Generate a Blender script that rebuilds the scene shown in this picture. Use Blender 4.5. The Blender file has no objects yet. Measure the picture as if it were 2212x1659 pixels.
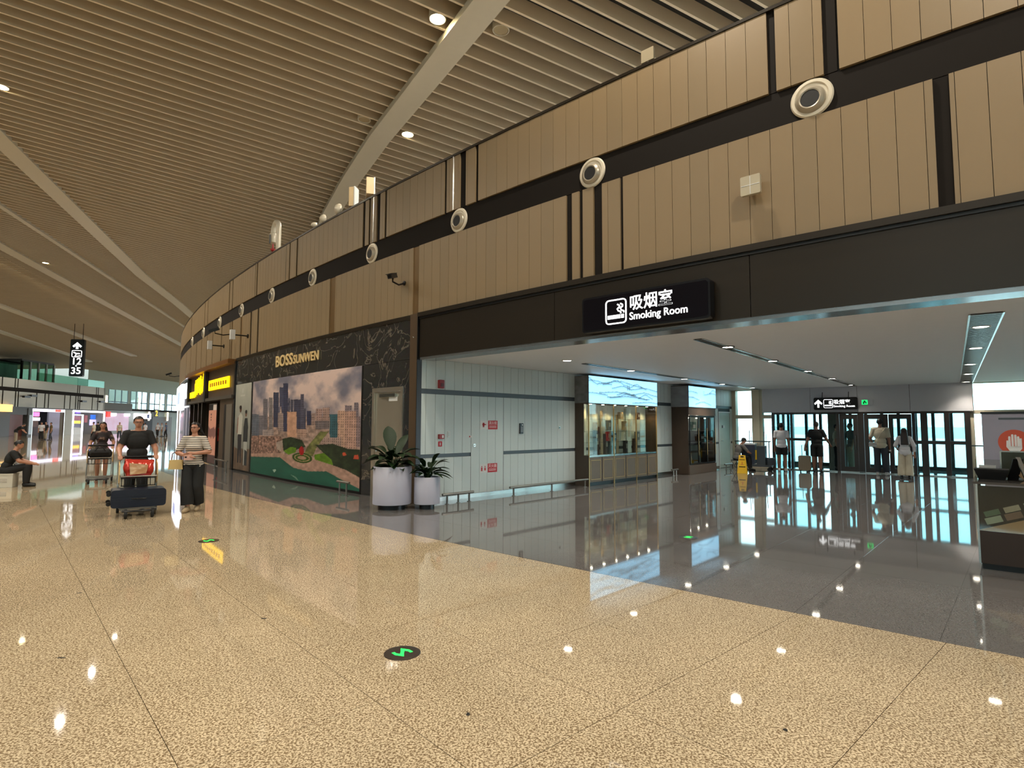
import bpy, bmesh, math, random
import numpy as np
from mathutils import Vector, Matrix
random.seed(7); RNG = np.random.default_rng(7)
SC = bpy.context.scene
COL = SC.collection

# ------------------------------------------------------------------ camera
F, CX, CY, H = 1230.0, 1106.0, 829.5, 1.6
TH = math.atan(87.8 / F); ROLL = .0033
cam = bpy.data.cameras.new('camera'); camo = bpy.data.objects.new('camera', cam); COL.objects.link(camo)
cam.sensor_width = 36.0; cam.lens = 36.0 * F / 2212.0; cam.clip_start = .05; cam.clip_end = 6000
_fw = Vector((0, math.cos(TH), math.sin(TH))); _up0 = Vector((0, -math.sin(TH), math.cos(TH))); _rt0 = Vector((1, 0, 0))
_rt = _rt0 * math.cos(ROLL) + _up0 * math.sin(ROLL); _up = _up0 * math.cos(ROLL) - _rt0 * math.sin(ROLL)
_m = Matrix((_rt, _up, -_fw)).transposed().to_4x4(); _m.translation = Vector((0, 0, H))
camo.matrix_world = _m
SC.camera = camo
# ------------------------------------------------------------------ view, world
SC.view_settings.view_transform = 'Standard'; SC.view_settings.look = 'None'
SC.view_settings.gamma = 1.0; SC.view_settings.exposure = 0.0; SC.view_settings.use_curve_mapping = False
SC.cycles.use_denoising = True
SC.cycles.max_bounces = 6; SC.cycles.diffuse_bounces = 3; SC.cycles.glossy_bounces = 3; SC.cycles.transparent_max_bounces = 14
SC.cycles.sample_clamp_indirect = 6.0; SC.cycles.adaptive_threshold = .2; SC.cycles.adaptive_min_samples = 16; SC.cycles.use_light_tree = True
wd = bpy.data.worlds.new('overcast_sky'); SC.world = wd; wd.use_nodes = True
_nt = wd.node_tree; _bg = _nt.nodes['Background']
_bg.inputs['Color'].default_value = (.80, .93, 1.0, 1); _bg.inputs['Strength'].default_value = 5.0
HALL_W = 1150.0      # watts of each hall downlight
PASS_W = 190.0       # watts of each passage downlight

# ------------------------------------------------------------------ pixel helpers (2212 x 1659 frame)
def ray(x, y):
    a0 = (x - CX) / F; b0 = -(y - CY) / F
    a = a0 - b0 * ROLL; b = b0 + a0 * ROLL
    return np.array([a, math.cos(TH) - b * math.sin(TH), math.sin(TH) + b * math.cos(TH)])
def atz(x, y, z):
    d = ray(x, y); t = (z - H) / d[2]; return Vector((d[0] * t, d[1] * t, z))
def atY(x, y, Y):
    d = ray(x, y); t = Y / d[1]; return Vector((d[0] * t, Y, H + d[2] * t))
def atplane(x, y, p, n):
    d = ray(x, y); o = np.array([0, 0, H]); p = np.array(p); n = np.array(n)
    t = ((p - o) @ n) / (d @ n); return Vector(o + d * t)
WC = np.array([78.007, 94.32]); WR = 115.0; WA0 = math.atan2(-WC[1], -WC[0])
def wall(x, y, off=0.0):
    d = ray(x, y); r = WR + off
    a = d[0] ** 2 + d[1] ** 2; b = -2 * (d[0] * WC[0] + d[1] * WC[1]); c = WC @ WC - r * r
    q = max(0.0, b * b - 4 * a * c); t = (-b - math.sqrt(q)) / (2 * a); p = d[:2] * t
    return -WR * (math.atan2(p[1] - WC[1], p[0] - WC[0]) - WA0), H + d[2] * t
def W(s, z, off=0.0):
    a = WA0 - s / WR; return Vector((WC[0] + (WR + off) * math.cos(a), WC[1] + (WR + off) * math.sin(a), z))
def Wrot(s):                       # local +X to the viewer's right, local -Y out of the wall
    a = WA0 - s / WR; n = (math.cos(a), math.sin(a)); return math.atan2(n[0], -n[1])

# ------------------------------------------------------------------ mesh builder
class MB:
    def __init__(s): s.v = []; s.f = []; s.mi = []; s.cm = 0
    def add(s, vs, fs):
        o = len(s.v); s.v += [tuple(p) for p in vs]; s.f += [tuple(i + o for i in f) for f in fs]; s.mi += [s.cm] * len(fs); return s
    def hexa(s, c):                # 8 corners: 0-3 bottom ccw, 4-7 top
        return s.add(c, [(3, 2, 1, 0), (4, 5, 6, 7), (0, 1, 5, 4), (1, 2, 6, 5), (2, 3, 7, 6), (3, 0, 4, 7)])
    def box(s, x0, x1, y0, y1, z0, z1):
        return s.hexa([(x0, y0, z0), (x1, y0, z0), (x1, y1, z0), (x0, y1, z0), (x0, y0, z1), (x1, y0, z1), (x1, y1, z1), (x0, y1, z1)])
    def arc(s, s0, s1, z0, z1, o0, o1, seg=.6):
        n = max(1, int(math.ceil(abs(s1 - s0) / seg))); vs = []; fs = []
        for i in range(n + 1):
            q = s0 + (s1 - s0) * i / n
            vs += [W(q, z0, o0), W(q, z0, o1), W(q, z1, o1), W(q, z1, o0)]
        for i in range(n):
            a = 4 * i; b = a + 4
            fs += [(a, b, b + 1, a + 1), (a + 1, b + 1, b + 2, a + 2), (a + 2, b + 2, b + 3, a + 3), (a + 3, b + 3, b, a)]
        fs += [(0, 1, 2, 3), (4 * n + 3, 4 * n + 2, 4 * n + 1, 4 * n)]
        return s.add(vs, fs)
    def prism(s, pts, z0, z1, axis='z'):
        n = len(pts)
        if axis == 'z': vs = [(x, y, z0) for x, y in pts] + [(x, y, z1) for x, y in pts]
        elif axis == 'y': vs = [(x, z0, y) for x, y in pts] + [(x, z1, y) for x, y in pts]
        else: vs = [(z0, x, y) for x, y in pts] + [(z1, x, y) for x, y in pts]
        fs = [tuple(range(n - 1, -1, -1)), tuple(range(n, 2 * n))] + [(i, (i + 1) % n, (i + 1) % n + n, i + n) for i in range(n)]
        return s.add(vs, fs)
    def lathe(s, prof, n=24, c=(0, 0, 0), axis='z'):
        vs = []; fs = []
        for r, h in prof:
            for k in range(n):
                a = 2 * math.pi * k / n; x, y = r * math.cos(a), r * math.sin(a)
                p = (x, y, h) if axis == 'z' else ((x, h, y) if axis == 'y' else (h, x, y))
                vs.append((p[0] + c[0], p[1] + c[1], p[2] + c[2]))
        m = len(prof)
        for i in range(m - 1):
            for k in range(n):
                fs.append((i * n + k, i * n + (k + 1) % n, (i + 1) * n + (k + 1) % n, (i + 1) * n + k))
        fs.append(tuple(range(n - 1, -1, -1))); fs.append(tuple((m - 1) * n + k for k in range(n)))
        return s.add(vs, fs)
    def tube(s, path, r, n=8, closed=False):
        P = [Vector(p) for p in path]; R = r if isinstance(r, (list, tuple)) else [r] * len(P); vs = []; fs = []; m = len(P)
        ref = None
        for i, p in enumerate(P):
            if closed: d = (P[(i + 1) % m] - P[i - 1]).normalized()
            else: d = (P[min(i + 1, m - 1)] - P[max(i - 1, 0)]).normalized()
            if ref is None: ref = Vector((0, 0, 1)) if abs(d.z) < .9 else Vector((1, 0, 0))
            a = d.cross(ref).normalized(); b = a.cross(d).normalized(); ref = b
            for k in range(n):
                t = 2 * math.pi * k / n; vs.append(p + (a * math.cos(t) + b * math.sin(t)) * R[i])
        for i in range(m if closed else m - 1):
            j = (i + 1) % m
            for k in range(n): fs.append((i * n + k, i * n + (k + 1) % n, j * n + (k + 1) % n, j * n + k))
        if not closed: fs.append(tuple(range(n - 1, -1, -1))); fs.append(tuple((m - 1) * n + k for k in range(n)))
        return s.add(vs, fs)
    def ell(s, c, r, n=12, m=8):
        prof = [(max(1e-4, math.sin(math.pi * i / m)), -math.cos(math.pi * i / m)) for i in range(m + 1)]
        t = MB().lathe(prof, n)
        return s.add([(c[0] + x * r[0], c[1] + y * r[1], c[2] + z * r[2]) for x, y, z in t.v], t.f)
    def cap(s, a, b, ra, rb, n=12):
        a = Vector(a); b = Vector(b); d = b - a; L = max(d.length, 1e-5); d = d / L
        ref = Vector((0, 0, 1)) if abs(d.z) < .9 else Vector((1, 0, 0)); u = d.cross(ref).normalized(); w = u.cross(d)
        prof = [(max(1e-4, ra * math.cos(t)), ra * math.sin(t)) for t in (-1.5, -1.0, -.5, 0)] + [(max(1e-4, rb * math.cos(t)), L + rb * math.sin(t)) for t in (0, .5, 1.0, 1.5)]
        t = MB().lathe(prof, n)
        return s.add([a + u * x + w * y + d * z for x, y, z in t.v], t.f)
    def xf(s, M):
        s.v = [tuple(M @ Vector(p)) for p in s.v]; return s
    def merge(s, o):
        k = len(s.v); s.v += o.v; s.f += [tuple(i + k for i in f) for f in o.f]; s.mi += o.mi; return s
    def mesh(s, name, mats, smooth=False):
        me = bpy.data.meshes.new(name); me.from_pydata([tuple(p) for p in s.v], [], s.f)
        for m in (mats if isinstance(mats, (list, tuple)) else [mats]): me.materials.append(m)
        if len(me.materials) > 1: me.polygons.foreach_set('material_index', s.mi)
        if smooth: me.polygons.foreach_set('use_smooth', [True] * len(me.polygons))
        me.update(); return me
    def build(s, name, mats, parent=None, smooth=False, world=False, loc=None, rotz=0):
        if world and parent is not None:
            l = parent.location; s.v = [(p[0] - l[0], p[1] - l[1], p[2] - l[2]) for p in s.v]
        if world and parent is None and s.v:
            A = np.array([tuple(p) for p in s.v]); o = (A.min(0) + A.max(0)) / 2; o[2] = A[:, 2].min(); s.v = [tuple(p) for p in A - o]; loc = tuple(o)
        o = bpy.data.objects.new(name, s.mesh(name, mats, smooth)); COL.objects.link(o)
        if parent is not None: o.parent = parent
        if loc is not None: o.location = loc
        o.rotation_euler.z = rotz
        if smooth:
            try:
                o.data.set_sharp_from_angle(angle=math.radians(40))
            except Exception: pass
        return o
def tag(o, label=None, cat=None, group=None, kind=None):
    if label: o['label'] = label
    if cat: o['category'] = cat
    if group: o['group'] = group
    if kind: o['kind'] = kind
    return o
def thing(name, label, cat, loc=(0, 0, 0), rotz=0, group=None, kind=None):
    o = bpy.data.objects.new(name, None); COL.objects.link(o); o.location = loc; o.rotation_euler = (0, 0, rotz); o.empty_display_size = .1
    return tag(o, label, cat, group, kind)
def inst(ob, parent, loc, rotz=0):
    c = ob.copy(); COL.objects.link(c); c.parent = parent; c.location = loc; c.rotation_euler = (0, 0, rotz); return c

# ------------------------------------------------------------------ materials
def lin(c): return tuple((v / 12.92 if v <= .04045 else ((v + .055) / 1.055) ** 2.4) for v in c)
MATS = {}
def mat(name, col, rough=.5, metal=0.0, var=.06, scale=6.0, emit=0.0, spec=.5, bump=0.0, srgb=True, ecol=None):
    if name in MATS: return MATS[name]
    c = lin(col) if srgb else col
    m = bpy.data.materials.new(name); m.use_nodes = True; nt = m.node_tree; b = nt.nodes['Principled BSDF']
    b.inputs['Roughness'].default_value = rough; b.inputs['Metallic'].default_value = metal; b.inputs['Specular IOR Level'].default_value = spec
    if var:
        tc = nt.nodes.new('ShaderNodeTexCoord'); no = nt.nodes.new('ShaderNodeTexNoise'); no.inputs['Scale'].default_value = scale; no.inputs['Detail'].default_value = 3
        mx = nt.nodes.new('ShaderNodeMix'); mx.data_type = 'RGBA'
        mx.inputs[6].default_value = tuple(v * (1 - var) for v in c) + (1,); mx.inputs[7].default_value = tuple(min(1, v * (1 + var)) for v in c) + (1,)
        nt.links.new(tc.outputs['Object'], no.inputs['Vector']); nt.links.new(no.outputs['Fac'], mx.inputs[0]); nt.links.new(mx.outputs[2], b.inputs['Base Color'])
        if bump:
            bp = nt.nodes.new('ShaderNodeBump'); bp.inputs['Strength'].default_value = bump; bp.inputs['Distance'].default_value = .01
            nt.links.new(no.outputs['Fac'], bp.inputs['Height']); nt.links.new(bp.outputs['Normal'], b.inputs['Normal'])
    else: b.inputs['Base Color'].default_value = c + (1,)
    if emit:
        b.inputs['Emission Color'].default_value = (lin(ecol) if ecol else c) + (1,); b.inputs['Emission Strength'].default_value = emit
    MATS[name] = m; return m
def glass(name, tint, refl=.12, rough=.02):
    if name in MATS: return MATS[name]
    m = bpy.data.materials.new(name); m.use_nodes = True; nt = m.node_tree; nt.nodes.clear()
    o = nt.nodes.new('ShaderNodeOutputMaterial'); t = nt.nodes.new('ShaderNodeBsdfTransparent'); g = nt.nodes.new('ShaderNodeBsdfGlossy'); mx = nt.nodes.new('ShaderNodeMixShader'); fr = nt.nodes.new('ShaderNodeLayerWeight'); pw = nt.nodes.new('ShaderNodeMath'); pw.operation = 'POWER'; pw.inputs[1].default_value = 4.0; mr = nt.nodes.new('ShaderNodeMapRange'); mr.inputs[3].default_value = refl * .4; mr.inputs[4].default_value = .9
    no = nt.nodes.new('ShaderNodeTexNoise'); no.inputs['Scale'].default_value = .7; rp = nt.nodes.new('ShaderNodeMix'); rp.data_type = 'RGBA'
    rp.inputs[6].default_value = tuple(v * .97 for v in lin(tint)) + (1,); rp.inputs[7].default_value = lin(tint) + (1,)
    nt.links.new(no.outputs['Fac'], rp.inputs[0]); nt.links.new(rp.outputs[2], t.inputs['Color'])
    nt.links.new(fr.outputs['Facing'], pw.inputs[0]); nt.links.new(pw.outputs[0], mr.inputs[0]); g.inputs['Roughness'].default_value = rough
    nt.links.new(mr.outputs[0], mx.inputs[0]); nt.links.new(t.outputs[0], mx.inputs[1]); nt.links.new(g.outputs[0], mx.inputs[2]); nt.links.new(mx.outputs[0], o.inputs['Surface'])
    MATS[name] = m; return m
def granite(name, c1, c2, scale, lo, hi, rough=.08, wavy=0.0, joints=None):
    if name in MATS: return MATS[name]
    m = bpy.data.materials.new(name); m.use_nodes = True; nt = m.node_tree; N = nt.nodes.new; L = nt.links.new; b = nt.nodes['Principled BSDF']
    ge = N('ShaderNodeNewGeometry'); no = N('ShaderNodeTexNoise'); no.inputs['Scale'].default_value = scale; no.inputs['Detail'].default_value = 1.5; no.inputs['Distortion'].default_value = .6
    r = N('ShaderNodeValToRGB'); r.color_ramp.elements[0].position = lo; r.color_ramp.elements[1].position = hi
    r.color_ramp.elements[0].color = lin(c1) + (1,); r.color_ramp.elements[1].color = lin(c2) + (1,)
    L(ge.outputs['Position'], no.inputs['Vector']); L(no.outputs['Fac'], r.inputs['Fac'])
    n2 = N('ShaderNodeTexNoise'); n2.inputs['Scale'].default_value = .8; n2.inputs['Detail'].default_value = 4; L(ge.outputs['Position'], n2.inputs['Vector'])
    mr = N('ShaderNodeMapRange'); mr.inputs[1].default_value = .3; mr.inputs[2].default_value = .7; mr.inputs[3].default_value = .90; mr.inputs[4].default_value = 1.06
    L(n2.outputs['Fac'], mr.inputs[0]); mu = N('ShaderNodeVectorMath'); mu.operation = 'SCALE'; L(r.outputs['Color'], mu.inputs[0]); L(mr.outputs[0], mu.inputs['Scale']); col = mu.outputs[0]
    if joints:                     # continue the tile joints where the tiles are too far to be pieces
        az, ox, oy, jc = joints
        mp = N('ShaderNodeMapping'); mp.vector_type = 'POINT'; mp.inputs['Rotation'].default_value = (0, 0, az); L(ge.outputs['Position'], mp.inputs['Vector'])
        sp = N('ShaderNodeSeparateXYZ'); L(mp.outputs[0], sp.inputs[0]); last = None
        for ax, off in (('X', ox), ('Y', oy)):
            a = N('ShaderNodeMath'); a.operation = 'SUBTRACT'; a.inputs[1].default_value = off; L(sp.outputs[ax], a.inputs[0])
            p = N('ShaderNodeMath'); p.operation = 'PINGPONG'; p.inputs[1].default_value = .5; L(a.outputs[0], p.inputs[0])
            q = N('ShaderNodeMath'); q.operation = 'LESS_THAN'; q.inputs[1].default_value = .003; L(p.outputs[0], q.inputs[0])
            if last is None: last = q.outputs[0]
            else:
                mxm = N('ShaderNodeMath'); mxm.operation = 'MAXIMUM'; L(last, mxm.inputs[0]); L(q.outputs[0], mxm.inputs[1]); last = mxm.outputs[0]
        mx = N('ShaderNodeMix'); mx.data_type = 'RGBA'; mx.inputs[7].default_value = lin(jc) + (1,); L(last, mx.inputs[0]); L(col, mx.inputs[6]); col = mx.outputs[2]
    L(col, b.inputs['Base Color']); b.inputs['Roughness'].default_value = rough; b.inputs['IOR'].default_value = 1.55
    if not wavy: MATS[name] = m; return m
    bp = N('ShaderNodeBump'); n3 = N('ShaderNodeTexNoise'); n3.inputs['Scale'].default_value = 1.3; n3.inputs['Detail'].default_value = 1; L(ge.outputs['Position'], n3.inputs['Vector'])
    bp.inputs['Strength'].default_value = wavy; bp.inputs['Distance'].default_value = .02; L(n3.outputs['Fac'], bp.inputs['Height']); L(bp.outputs['Normal'], b.inputs['Normal'])
    MATS[name] = m; return m
def vcol_mat(name, rough=.4, emit=0.0, spec=.4):
    if name in MATS: return MATS[name]
    m = bpy.data.materials.new(name); m.use_nodes = True; nt = m.node_tree; b = nt.nodes['Principled BSDF']
    a = nt.nodes.new('ShaderNodeVertexColor'); a.layer_name = 'print'
    nt.links.new(a.outputs['Color'], b.inputs['Base Color']); b.inputs['Roughness'].default_value = rough; b.inputs['Specular IOR Level'].default_value = spec
    if emit: nt.links.new(a.outputs['Color'], b.inputs['Emission Color']); b.inputs['Emission Strength'].default_value = emit
    MATS[name] = m; return m
def print_mesh(name, posfn, nx, ny, paint, m, parent=None):
    """flat print: a grid whose vertices carry the printed colour; paint(U,V)->rgb (sRGB), posfn(u,v)->xyz"""
    U, V = np.meshgrid(np.linspace(0, 1, nx + 1), np.linspace(0, 1, ny + 1))
    C = np.clip(paint(U, V), 0, 1).reshape(-1, 3)
    vs = [tuple(posfn(u, v)) for u, v in zip(U.ravel(), V.ravel())]
    if parent is not None: vs = [tuple(Vector(p) - parent.location) for p in vs] if parent.get('_world') else vs
    w = nx + 1; fs = [(j * w + i, j * w + i + 1, (j + 1) * w + i + 1, (j + 1) * w + i) for j in range(ny) for i in range(nx)]
    me = bpy.data.meshes.new(name); me.from_pydata(vs, [], fs); me.materials.append(m)
    Lc = np.where(C <= .04045, C / 12.92, ((C + .055) / 1.055) ** 2.4)
    at = me.color_attributes.new('print', 'FLOAT_COLOR', 'POINT'); at.data.foreach_set('color', np.c_[Lc, np.ones(len(Lc))].ravel())
    o = bpy.data.objects.new(name, me); COL.objects.link(o)
    if parent is not None: o.parent = parent
    return o
def vnoise(U, V, fx, fy, seed=0, octv=4):
    r = np.random.default_rng(seed); out = np.zeros_like(U); amp = 1.0; tot = 0
    for k in range(octv):
        gx, gy = int(fx * 2 ** k) + 2, int(fy * 2 ** k) + 2; g = r.random((gy + 1, gx + 1))
        x = U * (gx - 1); y = V * (gy - 1); i = np.floor(x).astype(int); j = np.floor(y).astype(int); a = x - i; b = y - j; a = a * a * (3 - 2 * a); b = b * b * (3 - 2 * b)
        out += amp * ((g[j, i] * (1 - a) + g[j, i + 1] * a) * (1 - b) + (g[j + 1, i] * (1 - a) + g[j + 1, i + 1] * a) * b); tot += amp; amp *= .5
    return out / tot
_TXT = {}
def text_mb(body, size=1.0, depth=.01, sx=1.0, bold=0.0, align='LEFT'):
    """lettering as a solid mesh in the XZ plane, facing -Y, baseline z=0"""
    cu = bpy.data.curves.new('lettering', 'FONT'); cu.body = body; cu.size = size; cu.extrude = depth / 2; cu.offset = bold; cu.align_x = align; cu.resolution_u = 3
    o = bpy.data.objects.new('lettering', cu); COL.objects.link(o); bpy.context.view_layer.update()
    me = bpy.data.meshes.new_from_object(o.evaluated_get(bpy.context.evaluated_depsgraph_get()))
    mb = MB(); mb.add([(v.co.x * sx, -v.co.z, v.co.y) for v in me.vertices], [tuple(p.vertices) for p in me.polygons])
    bpy.data.objects.remove(o); bpy.data.curves.remove(cu); bpy.data.meshes.remove(me); return mb
# ================================================================== STRUCTURE
ZC = 2.96
# ---- palette
M_panel = mat('champagne_panel', (.53, .45, .335), .42, .0, var=.035, scale=1.5)
M_panel2 = mat('champagne_panel_b', (.515, .44, .33), .42, .0, var=.035, scale=1.5)
M_dark = mat('dark_recess', (.075, .07, .07), .6)
M_band = mat('dark_brown_band', (.115, .098, .085), .8, spec=.15)
M_bronze = mat('dark_bronze', (.175, .148, .115), .3, .35, var=.05)
M_goldstrip = mat('bronze_strip', (.44, .34, .20), .4, .3)
M_black = mat('black_metal', (.05, .05, .055), .35)
M_steel = mat('brushed_steel', (.72, .72, .70), .25, 1.0)
M_white = mat('white_paint', (.85, .85, .84), .45)
M_ceil = mat('ceiling_paint', (.95, .95, .95), .55, var=.02)
M_slat = mat('ceiling_slat', (.83, .76, .645), .45, var=.04, scale=.6); M_lip_lit = mat('ceiling_slat_edge_lit', (.92, .86, .76), .4, var=.03, scale=.6)  # lips painted paler than the blades, standing in for floor-bounce light
M_deck = mat('ceiling_deck', (.16, .15, .13), .8)
M_beam = mat('ceiling_beam', (.80, .77, .70), .4, var=.03)
M_gray = mat('grey_wall_panel', (.80, .84, .83), .4, var=.02, scale=2)
M_graydark = mat('grey_wall_strip', (.27, .31, .335), .4)
M_bulk = mat('bulkhead_panel', (.80, .80, .82), .4, var=.02)
M_frame = mat('door_frame_brown', (.22, .195, .18), .4, .2)
M_glass = glass('clear_tinted_glass', (.90, .98, .985), .10)
M_glassg = glass('booth_glass', (.87, .965, .975), .10)
M_glow = mat('lamp_glow', (1, .96, .88), .4, emit=30.0, var=0)
M_glow_hall = mat('hall_lamp_glow', (1, .93, .72), .4, emit=40.0, var=0)
M_signw = mat('sign_white_glow', (1, 1, 1), .4, emit=1.6, var=0)
M_signblack = mat('sign_black', (.055, .05, .065), .25)

# ---- floors
G1 = np.array([math.sin(math.radians(47.9)), math.cos(math.radians(47.9))]); G2 = np.array([-G1[1], G1[0]])
BORD = 2.0
BE = ((.50, .42, .315), (.85, .78, .655), 92, .42, .58)
M_tile = granite('beige_granite', *BE, rough=.035)
M_tilefar = granite('beige_granite_far', *BE, rough=.035, joints=(math.radians(-42.1), .71, .06, (.30, .24, .17)))
GR = ((.37, .36, .355), (.445, .435, .43), 90, .4, .6)
M_gtile = granite('grey_granite', *GR, rough=.04, wavy=.012)
M_gtilefar = granite('grey_granite_far', *GR, rough=.04, wavy=.012, joints=(math.radians(-48.0), .30, .55, (.20, .19, .18)))
fl = MB(); fl.add([(-190, -60, -.003), (60, -60, -.003), (60, 40, -.003), (40, 200, -.003), (-190, 200, -.003)], [(0, 1, 2, 3, 4)])
floor = fl.build('floor', M_tilefar); tag(floor, 'polished beige speckled granite floor of the departure hall', 'floor', kind='structure')
gf = MB(); n = 60
ss = [-9 + 70 * i / n for i in range(n + 1)]
gv = [W(s, -.0015, BORD) for s in ss] + [W(s, -.0015, -4) for s in ss]
gf.add(gv, [(i, i + n + 1, i + n + 2, i + 1) for i in range(n)])
gf.add([W(-9, -.0015, -3.9), W(12, -.0015, -3.9), (9.3, 24.6, -.0015), (24, 12.7, -.0015)], [(0, 1, 2, 3)])
gf.f = [f[::-1] for f in gf.f]
gfloor = gf.build('floor_passage', M_gtilefar); tag(gfloor, 'dark grey polished granite floor along the shops and in the passage', 'floor', kind='structure')
def inview(p, mx=60):
    f = p[1] * math.cos(TH) + (-H) * math.sin(TH)
    if f < .4: return False
    u = -p[1] * math.sin(TH) - H * math.cos(TH); return -mx < CX + F * p[0] / f < 2212 + mx and CY - F * u / f < 1659 + 150
def clip(poly, side):              # keep the part outside (side=+1) / inside (-1) the border arc
    c = sum((Vector(p) for p in poly), Vector((0, 0))) / len(poly); n = Vector((c.x - WC[0], c.y - WC[1])).normalized(); lim = WR + BORD
    d = [side * ((p[0] - WC[0]) * n.x + (p[1] - WC[1]) * n.y - lim) - .002 for p in poly]; out = []
    for i in range(len(poly)):
        j = (i + 1) % len(poly)
        if d[i] >= 0: out.append(poly[i])
        if d[i] * d[j] < 0:
            t = d[i] / (d[i] - d[j]); out.append((poly[i][0] + (poly[j][0] - poly[i][0]) * t, poly[i][1] + (poly[j][1] - poly[i][1]) * t))
    return out
def lay_tiles(parent, a1, a2, o1, o2, side, m, dmax, zt, extra=None):
    g = .0018; cells = []
    for i in range(-60, 60):
        for j in range(-60, 60):
            c = a1 * (o1 + i + .5) + a2 * (o2 + j + .5)
            r = math.hypot(*c)
            if r > dmax or not inview(c) or (extra and not extra(c)): continue
            cells.append((r, i, j))
    cells.sort(); shared = None; cnt = 0; ang = math.atan2(a1[1], a1[0])
    for r, i, j in cells:
        if cnt >= 300: break
        q = [a1 * (o1 + i + x) + a2 * (o2 + j + y) for x, y in ((g, g), (1 - g, g), (1 - g, 1 - g), (g, 1 - g))]
        poly = clip([tuple(p) for p in q], side)
        if len(poly) < 3: continue
        c = a1 * (o1 + i + .5) + a2 * (o2 + j + .5)
        full = len(poly) == 4 and all((Vector(p) - Vector(tuple(k))).length < 1e-6 for p, k in zip(poly, q))
        if full and shared is not None:
            o = inst(shared, parent, (c[0], c[1], 0)); o.rotation_euler.z = ang
        elif full:
            t = MB().box(-.5 + g, .5 - g, -.5 + g, .5 - g, -.0014, zt); o = t.build('tile', m, parent, loc=(c[0], c[1], 0), rotz=ang); shared = o
        else:
            a = sum(poly[k][0] * poly[(k + 1) % len(poly)][1] - poly[(k + 1) % len(poly)][0] * poly[k][1] for k in range(len(poly))) / 2
            if abs(a) < .01: continue
            if a < 0: poly = poly[::-1]
            t = MB().prism([(p[0] - c[0], p[1] - c[1]) for p in poly], -.0014, zt); t.build('tile', m, parent, loc=(c[0], c[1], 0))
        cnt += 1
    return cnt
lay_tiles(floor, G1, G2, .71, .06, 1, M_tile, 14.5, 0.0)
P1 = np.array([math.sin(math.radians(42)), math.cos(math.radians(42))]); P2 = np.array([-P1[1], P1[0]])
lay_tiles(gfloor, P1, P2, .30, .55, -1, M_gtile, 15.5, 0.0)

# ---- curved shop wall
def sub(iv, cuts, mn=.03):
    out = [iv]
    for a, b in cuts:
        nx = []
        for x, y in out:
            if b <= x or a >= y: nx.append((x, y)); continue
            if a - x > mn: nx.append((x, a))
            if y - b > mn: nx.append((b, y))
        out = nx
    return out
wsh = thing('wall_shops', 'long curved wall of champagne brown panels above the shops and passage', 'wall', W(8, 0), kind='structure')
b = MB(); b.arc(-34, 48, 3.84, 6.88, -.35, -.045).arc(-34, -6, 0, 3.84, -.35, -.045); b.build('backing', M_dark, wsh, world=True)
b = MB(); b.arc(-6, 48, 5.335, 5.79, -.2, -.03, 1.0); b.build('dark_band', M_band, wsh, world=True)
b = MB(); b.arc(-6, 48, 6.885, 6.93, -.35, .012); b.build('coping', M_bronze, wsh, world=True)
UP = [(1.83, 1.93), (1.16, 1.30), (7.15, 7.23), (7.50, 7.67), (8.07, 8.14), (10.19, 10.27), (10.46, 10.60), (10.90, 10.95), (11.11, 11.22), (14.88, 14.98), (15.42, 15.50), (18.22, 18.32), (21.1, 21.2), (21.55, 21.65), (25.4, 25.5), (26.1, 26.2), (30.2, 30.35)]
LO = [(.13, .27), (4.03, 4.08), (4.40, 4.55), (4.76, 4.83), (4.97, 5.08), (17.95, 18.10), (18.68, 18.84), (21.25, 21.33), (22.55, 22.65), (24.1, 24.2), (25.3, 25.4), (26.6, 26.7), (28.0, 28.15), (30.0, 30.1), (32.0, 32.1)]
GOLD = [(8.94, 9.15), (12.51, 12.81), (19.75, 19.95), (20.95, 21.1)]
PALE = [(7.84, 7.875), (10.72, 10.76), (15.72, 15.76), (18.42, 18.46)]
k0 = -9; pst = MB()
for k in range(k0, 145):
    a = .084 + .2632 * k; e = .0028
    for z0, z1, cuts in ((5.80, 6.88, UP), (3.885, 5.325, LO + GOLD)):
        for x, y in sub((a + e, a + .2632 - e), cuts):
            if k > 118: pst.arc(x, y, z0, z1, -.045, 0.0, 9); continue
            t = MB(); t.arc(x, y, z0, z1, -.045, 0.0, 9); t.build('panel', M_panel if (k * 7) % 5 else M_panel2, wsh, world=True)
tag(pst.build('panel', M_panel, wsh, world=True), kind='stuff')
for cuts, z0, z1, m, nm, off in ((UP, 5.80, 6.88, M_band, 'dark_strip', -.028), (LO, 3.885, 5.325, M_band, 'dark_strip', -.028), (GOLD, 3.885, 5.325, M_goldstrip, 'bronze_strip', -.02), (PALE, 5.80, 6.88, M_steel, 'pale_strip', .006)):
    for x, y in cuts: MB().arc(x, y, z0, z1, -.045, off, 9).build(nm, m, wsh, world=True)
# lintel over the passage mouth
lin_ = thing('trim_1', 'deep dark bronze lintel spanning the passage mouth', 'lintel', W(4, 2.93), kind='structure')
for x0, x1 in ((-6, -.9), (-.89, 2.2), (2.21, 5.3), (5.31, 8.84)):
    MB().arc(x0, x1, 2.965, 3.76, -.30, .03).build('fascia', M_bronze, lin_, world=True)
MB().arc(-6, 8.84, 3.76, 3.80, -.30, .05).build('ledge', M_black, lin_, world=True)
MB().arc(-6, 8.84, 3.80, 3.883, -.30, .085).build('ledge', M_bronze, lin_, world=True)
MB().arc(-6, 8.84, 2.915, 2.965, -.34, .02).build('soffit_edge', mat('soffit_edge', (.62, .63, .64), .2, .8), lin_, world=True)
pil = thing('trim_2', 'slim bronze pillar between the marble shop front and the grey passage wall', 'pillar', W(8.98, 0), kind='structure')
MB().arc(8.875, 9.13, 0, 3.883, -.06, .06).build('shaft', mat('pillar_bronze', (.36, .29, .22), .35, .3), pil, world=True)
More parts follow.
